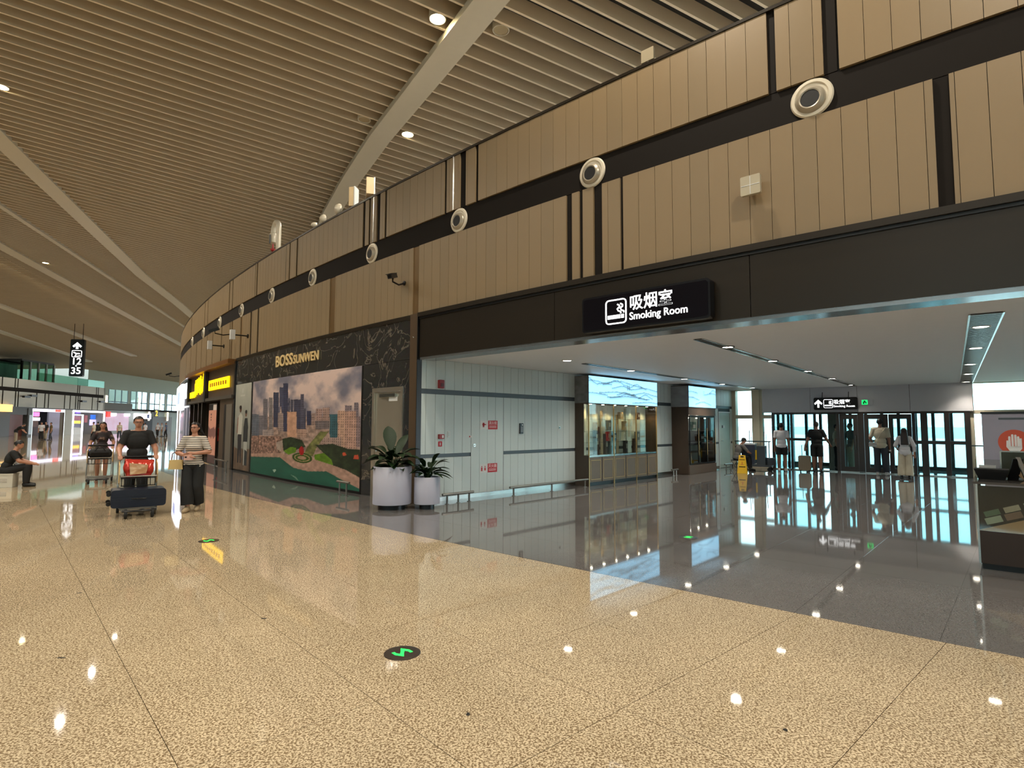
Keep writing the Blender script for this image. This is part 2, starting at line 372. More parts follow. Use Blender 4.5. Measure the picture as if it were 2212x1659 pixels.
MB().arc(8.86, 8.875, 0, 3.883, -.05, .07).build('edge', M_black, pil, world=True)
t = MB(); t.lathe([(.018, 0), (.018, .02), (.008, .028)], 12, axis='y'); t.v = [(x, -y, z) for x, y, z in t.v]
o = t.build('stud', M_steel, pil); o.location = W(8.99, 3.39, .06) - pil.location; o.rotation_euler.z = Wrot(8.99)

# ---- grey passage wall
GAZ = math.radians(44.5); GE = Vector((math.sin(GAZ), math.cos(GAZ), 0)); GN = Vector((math.cos(GAZ), -math.sin(GAZ), 0)); G0 = W(8.87, 0, -.05); GROT = math.atan2(GE.y, GE.x)
def gpix(x, y): p = atplane(x, y, G0, GN); return (p - G0).dot(GE), p.z
GL = 14.95
wg = thing('wall_left', 'pale grey panelled side wall of the passage with two dark strips', 'wall', G0, GROT, kind='structure')
MB().box(.0, GL, .03, .25, 0, 3.0).build('backing', M_dark, wg)
STR = [(2.23, 2.335), (.905, .985)]
gj = [gpix(880 + q / 4.365, 740 + 300 / 4.365)[0] for q in (178, 268, 358, 445, 525, 605, 685, 757, 833, 908, 975, 1045, 1108, 1172, 1235, 1297, 1357, 1413, 1468)]
gstep = (gj[-1] - gj[0]) / (len(gj) - 1)
xs = [0.0] + [q for q in gj if q > .06]
while xs[-1] + gstep < GL - .05: xs.append(xs[-1] + gstep)
D0, D1 = gj[5], gj[9]                      # flush door in the panelling
SD0, SD1 = gpix(1554.5, 960)[0], gpix(1577.5, 960)[0]   # service door further in
for i in range(len(xs)):
    a = max(xs[i], 0) + .004; e = (xs[i + 1] if i + 1 < len(xs) else GL) - .004
    if e - a < .05: continue
    mid = (a + e) / 2
    for z0, z1 in ((.985, 2.23), (2.335, 2.955), (.09, .905)):
        if D0 - .02 < mid < D1 + .02: z0, z1 = {.985: (.09, 2.23), .09: (None, None)}.get(z0, (z0, z1))
        if z0 is None: continue
        for x, y in sub((a, e), [(SD0 - .05, SD1 + .05)] if z0 < 2.2 else []):
            MB().box(x, y, 0, .03, z0, z1).build('panel', M_gray, wg)
MB().box(0, GL, .012, .03, 2.235, 2.33).build('dark_strip', M_graydark, wg)
MB().box(0, D0, .012, .03, .91, .98).build('dark_strip', M_graydark, wg)
MB().box(D1, SD0 - .05, .012, .03, .91, .98).build('dark_strip', M_graydark, wg)
MB().box(0, SD0 - .05, -.004, .03, 0, .085).build('baseboard', M_steel, wg)
MB().box(D0 - .006, D0, -.002, .03, .09, 2.23).build('door_gap', M_black, wg); MB().box(D1, D1 + .006, -.002, .03, .09, 2.23).build('door_gap', M_black, wg)
sd = thing('door_1', 'pale grey service door in the passage wall beyond the cabinets', 'door', G0 + GE * SD0, GROT, kind='structure')
w_ = SD1 - SD0
MB().box(-.05, 0, -.01, .06, 0, 2.12).box(w_, w_ + .05, -.01, .06, 0, 2.12).box(-.05, w_ + .05, -.01, .06, 2.07, 2.12).build('frame', M_white, sd)
dl = MB().box(.005, w_ - .005, .01, .05, .01, 2.065).build('leaf', mat('service_door', (.72, .78, .74), .4), sd)
MB().tube([(.1, -.02, 1.02), (.1, -.05, 1.02), (.24, -.05, 1.02)], .012).build('handle', M_steel, dl)
MB().box(.26, .50, .003, .012, 1.50, 1.60).build('door_plate', M_white, dl); MB().box(.25, .33, .001, .011, 1.5, 1.6).build('door_plate', M_black, dl)

# ---- passage ceiling
pc = MB(); q = [W(s, ZC, -.31) for s in np.linspace(-6, 8.9, 12)]
FD = Vector((.782, -.624, 0)).normalized(); FN = Vector((.624, .782, 0)).normalized(); F0 = G0 + GE * GL; FROT = math.atan2(FD.y, FD.x)
q += [F0 + FN * .1 + Vector((0, 0, ZC)), F0 + FD * 20 + FN * .1 + Vector((0, 0, ZC))]
q = [(p[0], p[1]) for p in q]
def area2(q): return sum(q[i][0] * q[(i + 1) % len(q)][1] - q[(i + 1) % len(q)][0] * q[i][1] for i in range(len(q)))
if area2(q) < 0: q = q[::-1]
pc.prism(q, ZC, ZC + .12)
cpass = pc.build('ceiling_passage', M_ceil); tag(cpass, 'smooth white plaster ceiling of the low passage', 'ceiling', kind='structure')

# ---- outer facade of the passage, window bands either side of the glazed booth
def fpix(x, y, off=0.0): p = atplane(x, y, F0 + FN * off, FN); return (p - F0).dot(FD), p.z
M_ffr = mat('facade_frame', (.86, .82, .72), .5, var=.03)
fx = {k: fpix(k, 930)[0] for k in (1590, 1627, 1643, 1648, 1667, 2097, 2108, 2180)}
fac = thing('wall_back', 'daylight facade of pale frames and tall panes at the end of the passage', 'wall', F0, FROT, kind='structure')
MB().box(-.3, fx[1590], 0, .3, 0, 3.1).build('jamb', M_ffr, fac)
MB().box(fx[1627], fx[1643], -.12, .25, 0, 3.0).build('column', M_ffr, fac)
MB().box(fx[1643], fx[1648], -.02, .2, 0, 3.0).build('mullion', M_ffr, fac)
MB().box(fx[1590], fx[1667], -.04, .1, 1.86, 2.0).build('transom', M_ffr, fac)
MB().box(fx[1590], fx[1667], -.04, .1, 0, .12).build('sill', M_ffr, fac)
MB().box(-.3, 24, -.02, .3, 2.94, 3.3).build('head', M_ffr, fac)
for a, e in ((fx[1590], fx[1627]), (fx[1648], fx[1667] + .02)):
    for z0, z1 in ((.12, 1.86), (2.0, 2.94)): MB().box(a, e, .04, .052, z0, z1).build('pane', M_glass, fac)
R0 = fx[2097]
for i in range(8):
    a = R0 + .0 + i * 1.45
    MB().box(a, a + .1, -.05, .15, 0, 3.0).build('mullion', M_ffr, fac)
    for z0, z1 in ((.12, 1.98), (2.1, 2.94)): MB().box(a + .1, a + 1.45, .04, .052, z0, z1).build('pane', M_glass, fac)
MB().box(R0, R0 + 12, -.05, .12, 1.98, 2.1).build('transom', M_ffr, fac); MB().box(R0, R0 + 12, -.04, .1, 0, .12).build('sill', M_ffr, fac)
rl = MB(); 
for z in (1.0,): rl.tube([(fx[1590], -.2, z), (fx[1667], -.2, z)], .022)
for x in (fx[1590] + .05, fx[1667] - .06): rl.tube([(x, -.2, 0), (x, -.2, 1.0)], .02)
rl.tube([(fx[1590], -.2, .12), (fx[1667], -.2, .12)], .014)
rl.build('guard_rail', mat('rail_grey', (.33, .38, .38), .4, .5), fac)
MB().tube([(R0, -.2, 1.0), (R0 + 8, -.2, 1.0)], .022).tube([(R0 + .5, -.2, 0), (R0 + .5, -.2, 1)], .02).build('guard_rail', mat('rail_grey', (0, 0, 0)), fac)

# ---- bulkhead and glazed smoking booth
ZB = 2.075
bk = thing('wall_booth', 'grey bulkhead and brown glazed front of the smoking room at the passage end', 'wall', F0 - FN * .16, FROT, kind='structure')
bp = lambda x, y=930: fpix(x, y, -.16)[0]
bx = [bp(k) for k in (1648, 1752, 1854, 1968, 2105)]
for i in range(4): MB().box(bx[i] + (.006 if i else 0), bx[i + 1] - .006, 0, .14, ZB, ZC).build('bulkhead_panel', M_bulk, bk)
MB().box(bx[0] + .05, bx[4] - .05, .03, .16, ZB, ZC).build('backing', M_dark, bk)
xb0, xb1 = bp(1667), bp(2097)
MB().box(xb0, xb1, .02, .14, ZB - .07, ZB).build('header', M_frame, bk)
def post(a, e, y0=.02, y1=.14, z0=0, z1=ZB - .07): return MB().box(a, e, y0, y1, z0, z1).build('post', M_frame, bk)
for a, e in ((1667, 1673), (1707, 1712), (1757, 1762), (1806, 1813), (1853, 1866), (1970, 1978), (1989, 2004), (2040, 2052), (2084, 2097)): post(bp(a), bp(e))
MB().box(bp(1705), bp(1762), .03, .13, 1.06, 1.15).build('transom', M_frame, bk)
MB().box(bp(1978), bp(2090), .03, .13, 1.02, 1.13).build('transom', M_frame, bk)
MB().box(xb0, xb1, .02, .14, 0, .035).build('threshold', M_steel, bk)
for a, e in ((1673, 1707), (1712, 1757), (1978, 2040), (2051, 2086)): MB().box(bp(a), bp(e), .075, .085, .04, ZB - .07).build('pane', M_glassg, bk)
for a, e in ((1813, 1853), (1866, 1919), (1919, 1970)):           # swing doors with deep brown frames
    a, e = bp(a) + .008, bp(e) - .008; d = thing('booth_door', None, None); d.parent = bk; d.location = (a, .05, .035); d.name = 'booth_door'
    w = e - a; zt = ZB - .12; fw = .13
    MB().box(0, fw, 0, .05, 0, zt).box(w - fw, w, 0, .05, 0, zt).box(fw, w - fw, 0, .05, 0, .16).box(fw, w - fw, 0, .05, zt - .16, zt).build('door_frame', M_frame, d)
    MB().box(fw, w - fw, .02, .03, .16, zt - .16).build('pane', M_glassg, d)
    MB().tube([(w - fw / 2, -.05, .75), (w - fw / 2, -.05, 1.25)], .014).tube([(w - fw / 2, 0, .8), (w - fw / 2, -.05, .8)], .01).tube([(w - fw / 2, 0, 1.2), (w - fw / 2, -.05, 1.2)], .01).build('pull_handle', M_steel, d)
BD = 3.2                                                            # depth of the booth behind its front
M_boothfr = mat('booth_mullion', (.20, .22, .22), .4, .2)
for i in range(12):
    a = xb0 + (xb1 - xb0) * i / 11
    MB().box(a - .05, a + .05, BD, BD + .14, 0, 2.6).build('post', M_boothfr, bk)
    if i < 11: MB().box(a + .05, a + (xb1 - xb0) / 11 - .05, BD + .06, BD + .07, .1, 2.6).build('pane', M_glassg, bk)
MB().box(xb0, xb1, BD, BD + .12, .98, 1.06).build('transom', M_boothfr, bk); MB().box(xb0, xb1, BD, BD + .12, 0, .12).build('sill', M_boothfr, bk)
for xx in (xb0, xb1):
    for yy in (.9, 1.7, 2.5): MB().box(xx - .05, xx + .05, yy, yy + .1, 0, 2.6).build('post', M_boothfr, bk)
    MB().box(xx - .01, xx + .01, .16, BD, 0, 2.6).build('pane', M_glassg, bk)
MB().box(xb0 - .1, xb1 + .1, .16, BD + .2, 2.6, 2.7).build('booth_ceiling', mat('booth_ceiling', (.30, .30, .30), .6), bk)
MB().box(xb0 - .1, xb1 + .1, .14, BD + .2, -.1, -.002).build('booth_floor', M_gtilefar, bk)
MB().box(bp(1770), bp(1812), 1.6, 1.7, 0, 2.6).build('partition', mat('booth_partition', (.52, .50, .45), .5), bk)
# ground outside, one storey down
og = MB().add([(-700, 27, -4.2), (2500, -900, -4.2), (2600, 2600, -4.2), (-700, 2600, -4.2)], [(0, 1, 2, 3)])
go = og.build('apron', mat('apron_concrete', (.78, .81, .82), .8, var=.1, scale=.01)); tag(go, 'pale concrete airfield apron outside the windows', 'ground', kind='structure')
ob = MB().box(0, 60, 0, 8, 0, 8).box(8, 20, -.2, 0, 2, 5).box(28, 50, -.2, 0, 2, 6)
o = ob.build('apron_building', mat('apron_building', (.80, .82, .80), .7), loc=(70, 62, -4.2), rotz=math.radians(-40)); tag(o, 'low pale airfield building seen outside the right windows', 'building')

# ---- the hall's rear wall behind the camera, with a clerestory
rw = thing('wall_rear', 'rear wall of the hall behind the viewer with a high window band', 'wall', (-40, -32, 0), kind='structure')
M_rear = mat('rear_wall', (.50, .46, .40), .6)
MB().box(-90, 75, -.3, 0, 0, 6.5).box(-90, 75, -.3, 0, 9.0, 18).build('rear_panels', M_rear, rw)
for k in range(23): MB().box(-90 + 7.5 * k, -88.8 + 7.5 * k, -.3, 0, 6.5, 9).build('pier', M_rear, rw)
for k in range(22): MB().box(-88.8 + 7.5 * k, -82.5 + 7.5 * k, -.15, -.13, 6.5, 9).build('pane', M_glass, rw)
MB().box(74.7, 75, 0, 30, 0, 18).build('side_panels', M_rear, rw)
MB().box(-54.4, -54, 0, 175, 0, 18).build('side_panels', mat('far_side_wall', (.56, .57, .54), .6), rw)
FY0, FY1 = 96.0, 128.0
E0 = Vector(((205 - 1106) / 1233 * FY0, FY0, 0)); E1 = Vector(((420 - 1106) / 1233 * FY1, FY1, 0)); ED = (E1 - E0); EL = ED.length; ED.normalize(); EN = Vector((ED.y, -ED.x, 0))
def beyond(p): return (Vector((p[0], p[1], 0)) - E0).dot(EN) < -.3
# ---- hall roof: slats on two slopes, fins, deck
H0 = 9.0; RSL = .126; RAZ = math.radians(65.7); VD = np.array([math.sin(RAZ), math.cos(RAZ)]); UD = np.array([-VD[1], VD[0]])
def rooft(x, y, dz=0.0):
    d = ray(x, y); t = (H0 + dz) / (d[2] + RSL * (d[:2] @ VD)); return Vector((d[0] * t, d[1] * t, H + d[2] * t))
SP = .446
def RP(u, v, dz=0.0): p = UD * u + VD * v; return Vector((p[0], p[1], H + H0 - RSL * v + dz))
clg = thing('ceiling', 'high pitched hall ceiling of close-set cream slats', 'ceiling', (0, 0, H + H0), kind='structure')
V0, V1 = -24.0, 26.0
s0 = MB(); th = .055; hb = .33
c = []
for dz in (0, hb):
    for du, v in ((0, V0), (0, V1), (th, V1), (th, V0)): c.append(RP(du, v, dz) - clg.location)
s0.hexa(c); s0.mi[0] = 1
first = None; NS = 0
for k in range(-12, 288):
    u = 16.28 + SP * (k - 24)
    if first is None: first = s0.build('slat', [M_slat, M_lip_lit], clg, loc=tuple(UD * u) + (0,)); first.data.update()
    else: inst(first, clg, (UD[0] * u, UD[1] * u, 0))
far = MB()
for k in range(288, 400):
    u = 16.28 + SP * (k - 24); c = []
    if beyond(RP(u, -8)): continue
    for dz in (0, hb):
        for du, v in ((0, V0), (0, V1), (th, V1), (th, V0)): c.append(RP(u + du, v, dz))
    far.hexa(c)
# left slope beyond the ridge
RA, RB = rooft(0, 556), rooft(376, 748); rd = Vector((RB.x - RA.x, RB.y - RA.y, RB.z - RA.z)); rdh = Vector((rd.x, rd.y, 0)).normalized(); lv = Vector((-rdh.y, rdh.x, 0))
LSL = .05; LNn = rd.normalized().cross((lv + Vector((0, 0, -LSL))).normalized())
def LP(u, v, dz=0.0): return RA + rd.normalized() * u + lv * v + Vector((0, 0, -LSL * v + dz))
def vclip(u, a=-.2, b=62.0):
    f = lambda v: (Vector((LP(u, v).x, LP(u, v).y, 0)) - E0).dot(EN) + .3
    fa, fb = f(a), f(b)
    if fa < 0 and fb < 0: return (0, 0) if LP(u, a).y > 92 else (a, b)
    if fa >= 0 and fb >= 0: return a, b
    x = a + (b - a) * fa / (fa - fb)
    if LP(u, x).y < 92: return a, b
    return (a, x) if fa >= 0 else (x, b)
for k in range(-40, 230):
    u = SP * k; c = []
    va, vb = vclip(u)
    if vb - va < .5: continue
    for dz in (0, hb):
        for du, v in ((0, va), (0, vb), (th, vb), (th, va)): c.append(LP(u + du, v, dz))
    far.hexa(c)
far.mi = [1 if i % 6 == 0 else 0 for i in range(len(far.f))]; tag(far.build('slat', [M_slat, M_lip_lit], clg, world=True), kind='stuff')
dk = MB(); UE = next(u for u in range(60, 260) if beyond(RP(u, -8))); c = [RP(-40, V0, .95), RP(-40, V1, .95), RP(UE, V1, .95), RP(UE, V0, .95)]; dk.add(c, [(0, 1, 2, 3)]); UL = next(u for u in range(10, 260) if beyond(LP(u, 4)))

for u in range(-60, 110, 5):
    a0, b0 = vclip(u); a1, b1 = vclip(u + 5)
    if b0 - a0 > .5 or b1 - a1 > .5: dk.add([LP(u, a0, .95), LP(u, b0, .95), LP(u + 5, b1, .95), LP(u + 5, a1, .95)], [(0, 1, 2, 3)])
dk.build('deck', M_deck, clg, world=True)
def fin(pts, w, name='fin', drop=.10, plane='R', th=.16, m=M_beam):
    P = [(rooft(*p, dz=-drop) if plane == 'R' else atplane(p[0], p[1], RA - Vector((0, 0, drop)), LNn)) for p in pts]
    mb = MB(); vs = []
    for i, p in enumerate(P):
        d = (P[min(i + 1, len(P) - 1)] - P[max(i - 1, 0)]); d.z = 0; d.normalize(); sd = Vector((d.y, -d.x, 0)) * w / 2
        vs += [p - sd, p + sd, p + sd + Vector((0, 0, th)), p - sd + Vector((0, 0, th))]
    fs = []
    for i in range(len(P) - 1):
        a = 4 * i; e = a + 4; fs += [(a, e, e + 1, a + 1), (a + 1, e + 1, e + 2, a + 2), (a + 2, e + 2, e + 3, a + 3), (a + 3, e + 3, e, a)]
    fs += [(0, 1, 2, 3), tuple(4 * (len(P) - 1) + k for k in (3, 2, 1, 0))]
    mb.add(vs, fs); return mb.build(name, m, clg, world=True)
fin([(1340, -330), (1180, -143), (1062, 0), (942, 150), (821, 300), (762, 385), (711, 470), (680, 540)], .62, 'roof_fin')
fin([(-300, 12), (-60, 246), (5, 309), (150, 447), (307, 597), (383, 656), (440, 705)], .70, 'roof_fin')
fin([(-200, 312), (0, 446), (145, 541), (394, 704), (480, 762)], .26, 'roof_fin')
fin([(-120, 464), (14, 540), (376, 737), (470, 789)], .75, 'ridge_fin')
fin([(-140, 500), (0, 572), (374, 759), (470, 807)], .75, 'ridge_fin')
fin([(-100, 625), (0, 662), (289, 770)], .8, 'roof_fin', plane='L'); fin([(-100, 684), (0, 718), (193, 782)], .8, 'roof_fin', plane='L')
# ================================================================== LAMPS
def spot(name, loc, watts, col, angle=150, rad=.12, blend=.6):
    l = bpy.data.lights.new(name, 'SPOT'); l.energy = watts; l.color = lin(col); l.spot_size = math.radians(angle); l.spot_blend = blend; l.shadow_soft_size = rad
    o = bpy.data.objects.new(name, l); COL.objects.link(o); o.location = loc; return o
ORD = ['first', 'second', 'third', 'fourth', 'fifth', 'sixth', 'seventh', 'eighth', 'ninth', 'tenth', 'eleventh', 'twelfth']
WARM = (1, .955, .88)
def hall_lamp(px, label, lit=True):
    p = rooft(*px, dz=-.02); uu = UD[0] * p.x + UD[1] * p.y; us = 16.28 + SP * round((uu - 16.28 - .25) / SP) + .25; p = RP(us, VD[0] * p.x + VD[1] * p.y, .07); t = thing('ceiling_downlight' if lit else 'ceiling_speaker', label, 'ceiling lamp' if lit else 'ceiling speaker', p - Vector((0, 0, .06)), group='round fittings between the ceiling slats')
    MB().lathe([(.15, .06), (.165, .0), (.18, .0), (.185, .02), (.18, .20), (.15, .20)], 24).build('ring', M_beam, t, smooth=True)
    MB().lathe([(.155, .015), (.155, .05)], 24).build('lens' if lit else 'grille', M_glow_hall if lit else mat('speaker_grille', (.66, .60, .48), .6), t)
    if lit: spot('downlight_and_fill_spot', p - Vector((0, 0, .20)), HALL_W, WARM)
hall_lamp((951, 32), 'lit round downlight left of the big white ceiling fin, near the top of the photo')
hall_lamp((877, 300), 'lit round downlight right of the big white ceiling fin, above the shop wall')
hall_lamp((1074, 82), 'unlit round fitting right of the big white ceiling fin, near the top of the photo', False)
hall_lamp((785, 266), 'unlit round fitting left of the big white ceiling fin, above the shop wall', False)
hall_lamp((-2, 184), 'lit round downlight cut off by the left edge of the photo')
hall_lamp((98, 569), 'small far lit downlight between the thin fin and the ridge')
for k, q in enumerate(((38, 605), (115, 645), (180, 677), (235, 703), (281, 725))): hall_lamp(q, 'tiny pale ceiling disc beside the ridge fins at the left, %s from the left' % ORD[k], False)
for u, v in [(5.7, 3.9), (.4, 3.9), (-5, 3.9), (21.6, 3.3), (27, 3.0), (32.5, 2.8), (38, 2.6), (10, -7), (4.7, -7), (-.6, -7), (15.5, -7.2), (26.3, -7.3), (31.6, -7.3), (37, -7.3), (42.4, -7.3), (52, -7), (62, -7), (72, -7),
             (48, 2.5), (58, 2.5), (5, -16), (15, -16), (25, -16), (35, -16), (57, -13), (67, -12), (82, -10), (-6, -7), (2, 12), (-5, 12), (92, -8), (102, -8), (112, -8)]:
    spot('downlight_and_fill_spot', RP(u, v, -.15), HALL_W, WARM)  # unseen lamps continuing the rows; the farthest are fill added to brighten
for u, v in [(0, 10), (12, 10), (24, 10), (36, 12), (0, 24), (14, 24), (28, 24), (6, 40), (22, 40), (50, 6)]:
    spot('downlight_and_fill_spot', LP(u, v, -.15), HALL_W, (1, .97, .92))  # fill spots added to brighten the left hall and ceiling, no fittings there
rows = {'left': [(1225, 779), (1363, 801), (1478.5, 818.6), (1560, 830), (1625, 838)], 'middle': [(1572, 750), (1669, 780), (1745, 802), (1797, 818), (1838, 832)], 'right': [(2119, 706), (2108, 752), (2096, 787), (2092, 808), (2087, 825)]}
for rn, pts in rows.items():
    for i, p in enumerate(pts):
        q = atz(p[0], p[1], ZC - .012); t = thing('recessed_downlight', 'round recessed downlight in the %s row of the passage ceiling, %s from the hall' % (rn, ORD[i]), 'downlight', q, group='recessed downlights of the passage')
        MB().lathe([(.085, .012), (.085, -.004), (.105, -.008), (.115, .0), (.115, .011)], 24).build('trim_ring', M_black if rn == 'middle' else M_white, t, smooth=True)
        MB().lathe([(.083, -.002), (.083, .010)], 24).build('lens', M_glow, t)
        spot('recessed_lamp', q - Vector((0, 0, .03)), PASS_W * (.6 if i == 4 else 1), (1, .95, .88), 110 if i == 4 else 140, .08, 1.0)
# slot grilles in the passage ceiling
def slot(rn, p0, p1, w, label):
    a = atz(*p0, ZC - .004); b_ = atz(*p1, ZC - .004); d = b_ - a; L = d.length; t = thing('slot_diffuser', label, 'air vent', a, math.atan2(d.y, d.x), group='slot diffusers of the passage ceiling')
    MB().box(0, L, -w / 2, -w / 2 + .02, -.012, .003).box(0, L, w / 2 - .02, w / 2, -.012, .003).build('frame', M_steel, t)
    MB().box(0, L, -w / 2 + .02, w / 2 - .02, -.001, .003).build('backing', mat('slot_dark', (.16, .17, .17), .6), t)
    sl = None; n = int(L / .07)
    for k in range(n):
        if k % 3 == 2 and w < .2: continue
        if sl is None: sl = MB().box(-.006, .006, -w / 2 + .02, w / 2 - .02, -.011, -.002).build('slat', M_steel, t, loc=(.05, 0, 0))
        else: inst(sl, t, (.05 + k * .07, 0, 0))
slot('m', (1508, 732), (1846, 834), .16, 'long slot air grille along the middle row of passage downlights')
slot('r', (2131, 676), (2086, 829), .34, 'wide slot air grille along the right row of passage downlights')
slot('l', (1262, 785), (1640, 841), .16, 'long slot air grille over the lit cabinets on the left')
# ================================================================== SHOP WALL: nozzles, sign, shop front
def ring(mb, R_, r, y0, y1, n=28): return mb
VS = [(1753, 216), (1278, 372), (990, 474), (802, 547), (674, 598), (586, 641), (521, 672), (474, 699), (439, 718), (415, 737)]
M_noz = mat('nozzle_white', (.84, .80, .72), .35, .1)
vproto = None
for i, p in enumerate(VS):
    s = 1.41 + 3.09 * i if i < 9 else 29.3
    s, z = (wall(*p)[0], 5.56)
    t = thing('air_nozzle', 'round white air nozzle on the dark wall band, %s from the right' % ORD[i], 'air vent', W(s, z, -.03), Wrot(s), group='round air nozzles along the dark wall band')
    if vproto is None:
        a = MB().lathe([(.175, 0), (.235, 0), (.24, -.012), (.225, -.03), (.19, -.035), (.175, -.02)], 36, axis='y').build('flange', M_noz, t, smooth=True)
        b_ = MB().lathe([(.172, .0), (.172, -.02), (.16, -.05), (.12, -.075), (.105, -.07), (.10, -.03), (.10, .0)], 36, c=(-.012, 0, -.02), axis='y').build('nozzle_ring', mat('nozzle_inner', (.66, .62, .55), .3, .3), t, smooth=True)
        c_ = MB().lathe([(.104, -.066), (.104, -.02)], 28, c=(-.014, 0, -.022), axis='y').build('throat', M_dark, t)
        vproto = (a, b_, c_)
    else:
        for k in vproto: inst(k, t, k.location)
# big smoking room sign on the lintel
def pict_cig(mb, x0, z0, w, h, y=-.003, d=.006):
    """cigarette pictogram in a rounded frame; lower left corner x0,z0"""
    t = .035 * w / .42
    r = .06 * w / .42; pts = []
    for cx_, cz_, a0 in ((x0 + w - r, z0 + h - r, 0), (x0 + r, z0 + h - r, 90), (x0 + r, z0 + r, 180), (x0 + w - r, z0 + r, 270)):
        for k in range(5): a = math.radians(a0 + 22.5 * k); pts.append((cx_ + r * math.cos(a), cz_ + r * math.sin(a)))
    mb.tube([(px, y, pz) for px, pz in pts], t * .38, 6, closed=True)
    mb.box(x0 + .09 * w, x0 + .72 * w, y - d, y, z0 + .2 * h, z0 + .36 * h); mb.box(x0 + .76 * w, x0 + .90 * w, y - d, y, z0 + .2 * h, z0 + .36 * h)
    for ox, oz in ((0, 0), (.17, .02)):
        mb.tube([(x0 + (.74 + q[0] + ox * .9) * w, y, z0 + (q[1] + oz) * h) for q in ((.0, .40), (.0, .47), (-.12, .52), (-.17, .60), (-.06, .68), (-.06, .74), (-.16, .80))], t * .42, 6)
    return mb
s_a, s_b = 4.64, 2.65; sc_ = (s_a + s_b) / 2
sg = thing('smoking_room_sign', 'wide black hanging lightbox sign reading Smoking Room on the dark lintel', 'sign', W(sc_, 2.965, .06), Wrot(sc_))
hw = (s_a - s_b) / 2
def rrect(w, h, r, x0=0, z0=0, n=5):
    pts = []
    for cx_, cz_, a0 in ((x0 + w - r, z0 + h - r, 0), (x0 + r, z0 + h - r, 90), (x0 + r, z0 + r, 180), (x0 + w - r, z0 + r, 270)):
        for k in range(n): a = math.radians(a0 + 90 / (n - 1) * k); pts.append((cx_ + r * math.cos(a), cz_ + r * math.sin(a)))
    return pts
MB().prism(rrect(2 * hw, .53, .05, -hw, .02), -.14, 0, 'y').build('sign_box', M_signblack, sg)
MB().prism(rrect(2 * hw - .06, .47, .04, -hw + .03, .05), -.146, -.14, 'y').build('sign_face', mat('sign_face', (.075, .065, .085), .15), sg)
sx = lambda px, py=680: (sc_ - wall(px, py, .2)[0])
x1 = sx(1310); pw = sx(1353) - x1
pict_cig(MB(), x1, .105, pw, .345, -.15).build('pictogram', M_signw, sg)
t = text_mb('吸烟室', .235, .008, .95, .0015); t.v = [(x + sx(1360), y - .15, z + .285) for x, y, z in t.v]; t.build('lettering', M_signw, sg)
t = text_mb('Smoking Room', .150, .008, .95, .0012); t.v = [(x + sx(1360), y - .15, z + .13) for x, y, z in t.v]; t.build('lettering', M_signw, sg)
# square access point on the panels
t = thing('wall_antenna', 'small square translucent antenna box on the brown wall above the sign', 'antenna', W(2.13, 4.49, 0), Wrot(2.13))
MB().box(-.04, .04, -.12, 0, .08, .17).build('bracket', M_noz, t); bx_ = MB().prism(rrect(.24, .245, .015, -.12, 0), -.165, -.11, 'y').build('housing', mat('antenna_housing', (.70, .66, .57), .35), t)
MB().box(-.004, .004, -.168, -.165, .01, .235).box(-.11, .11, -.168, -.165, .118, .126).build('seam', M_white, t)
# things standing on the wall top
def ontop(px): s, z = wall(*px); return s
s = ontop((586, 560)); ps = thing('water_cannon_pipe', 'white gooseneck fire pipe with red nozzle rising above the curved wall', 'fire pipe', W(s, 6.93, -.2), Wrot(s))
pth = [(0, 0, -.1), (0, 0, .85)] + [(-.24 + .24 * math.cos(a), 0, .85 + .24 * math.sin(a)) for a in [math.pi * k / 10 for k in range(1, 11)]] + [(-.48, 0, .80)]
MB().tube(pth, .075, 12).build('gooseneck', M_noz, ps, smooth=True)
MB().lathe([(.05, .0), (.11, .04), (.12, .12), (.12, .30), (.08, .36), (.05, .38)], 16, c=(-.50, 0, .44)).build('cannon_head', M_noz, ps, smooth=True)
MB().box(-.44, -.40, -.14, -.1, .42, .70).build('slot', M_black, ps)
MB().lathe([(.03, .15), (.035, .2), (.07, .22), (.075, .27), (.03, .29), (.02, .46)], 12, c=(-.48, 0, 0)).build('red_nozzle', mat('nozzle_red', (.62, .10, .08), .4), ps, smooth=True)
def speaker(px, w, h, d, tilt, label, turn=0):
    s, z = wall(*px); t = thing('roof_speaker', label, 'speaker', W(s, 6.93, -.15), Wrot(s) + turn)
    M = Matrix.Translation((0, 0, .08)) @ Matrix.Rotation(tilt, 4, 'Y')
    MB().box(-w / 2, w / 2, -d / 2, d / 2 - .03, 0, h).xf(M).build('housing', mat('speaker_beige', (.80, .70, .54), .5), t)
    MB().box(-w / 2 - .01, w / 2 + .01, d / 2 - .03, d / 2, -.01, h + .01).xf(M).build('back_cover', M_white, t)
    MB().tube([(0, 0, -.02), (0, 0, .1)], .03).build('stand', M_noz, t)
speaker((788, 418), .46, .42, .20, -.12, 'boxy beige loudspeaker standing on top of the curved wall, the larger one', -.5)
speaker((752, 436), .22, .48, .16, .0, 'narrow beige loudspeaker leaning on top of the curved wall', -.9)
for px, r, lb in (((722, 467), .15, 'small white dish lamp on top of the curved wall beside the fin'), ((690, 482), .12, 'small white floodlight on the wall top left of the dish lamp'), ((672, 493), .08, 'tiny white floodlight on the wall top nearest the gooseneck pipe')):
    s, z = wall(*px); t = thing('wall_top_floodlight', lb, 'floodlight', W(s, 6.93, -.1), Wrot(s))
    MB().tube([(0, 0, -.02), (0, 0, .06)], .02).build('stem', M_black, t); MB().lathe([(.02, -.1), (r * .7, -.06), (r, 0), (r, .03), (r * .9, .04)], 20, axis='y', c=(0, 0, .06 + r)).build('head', M_noz, t, smooth=True)
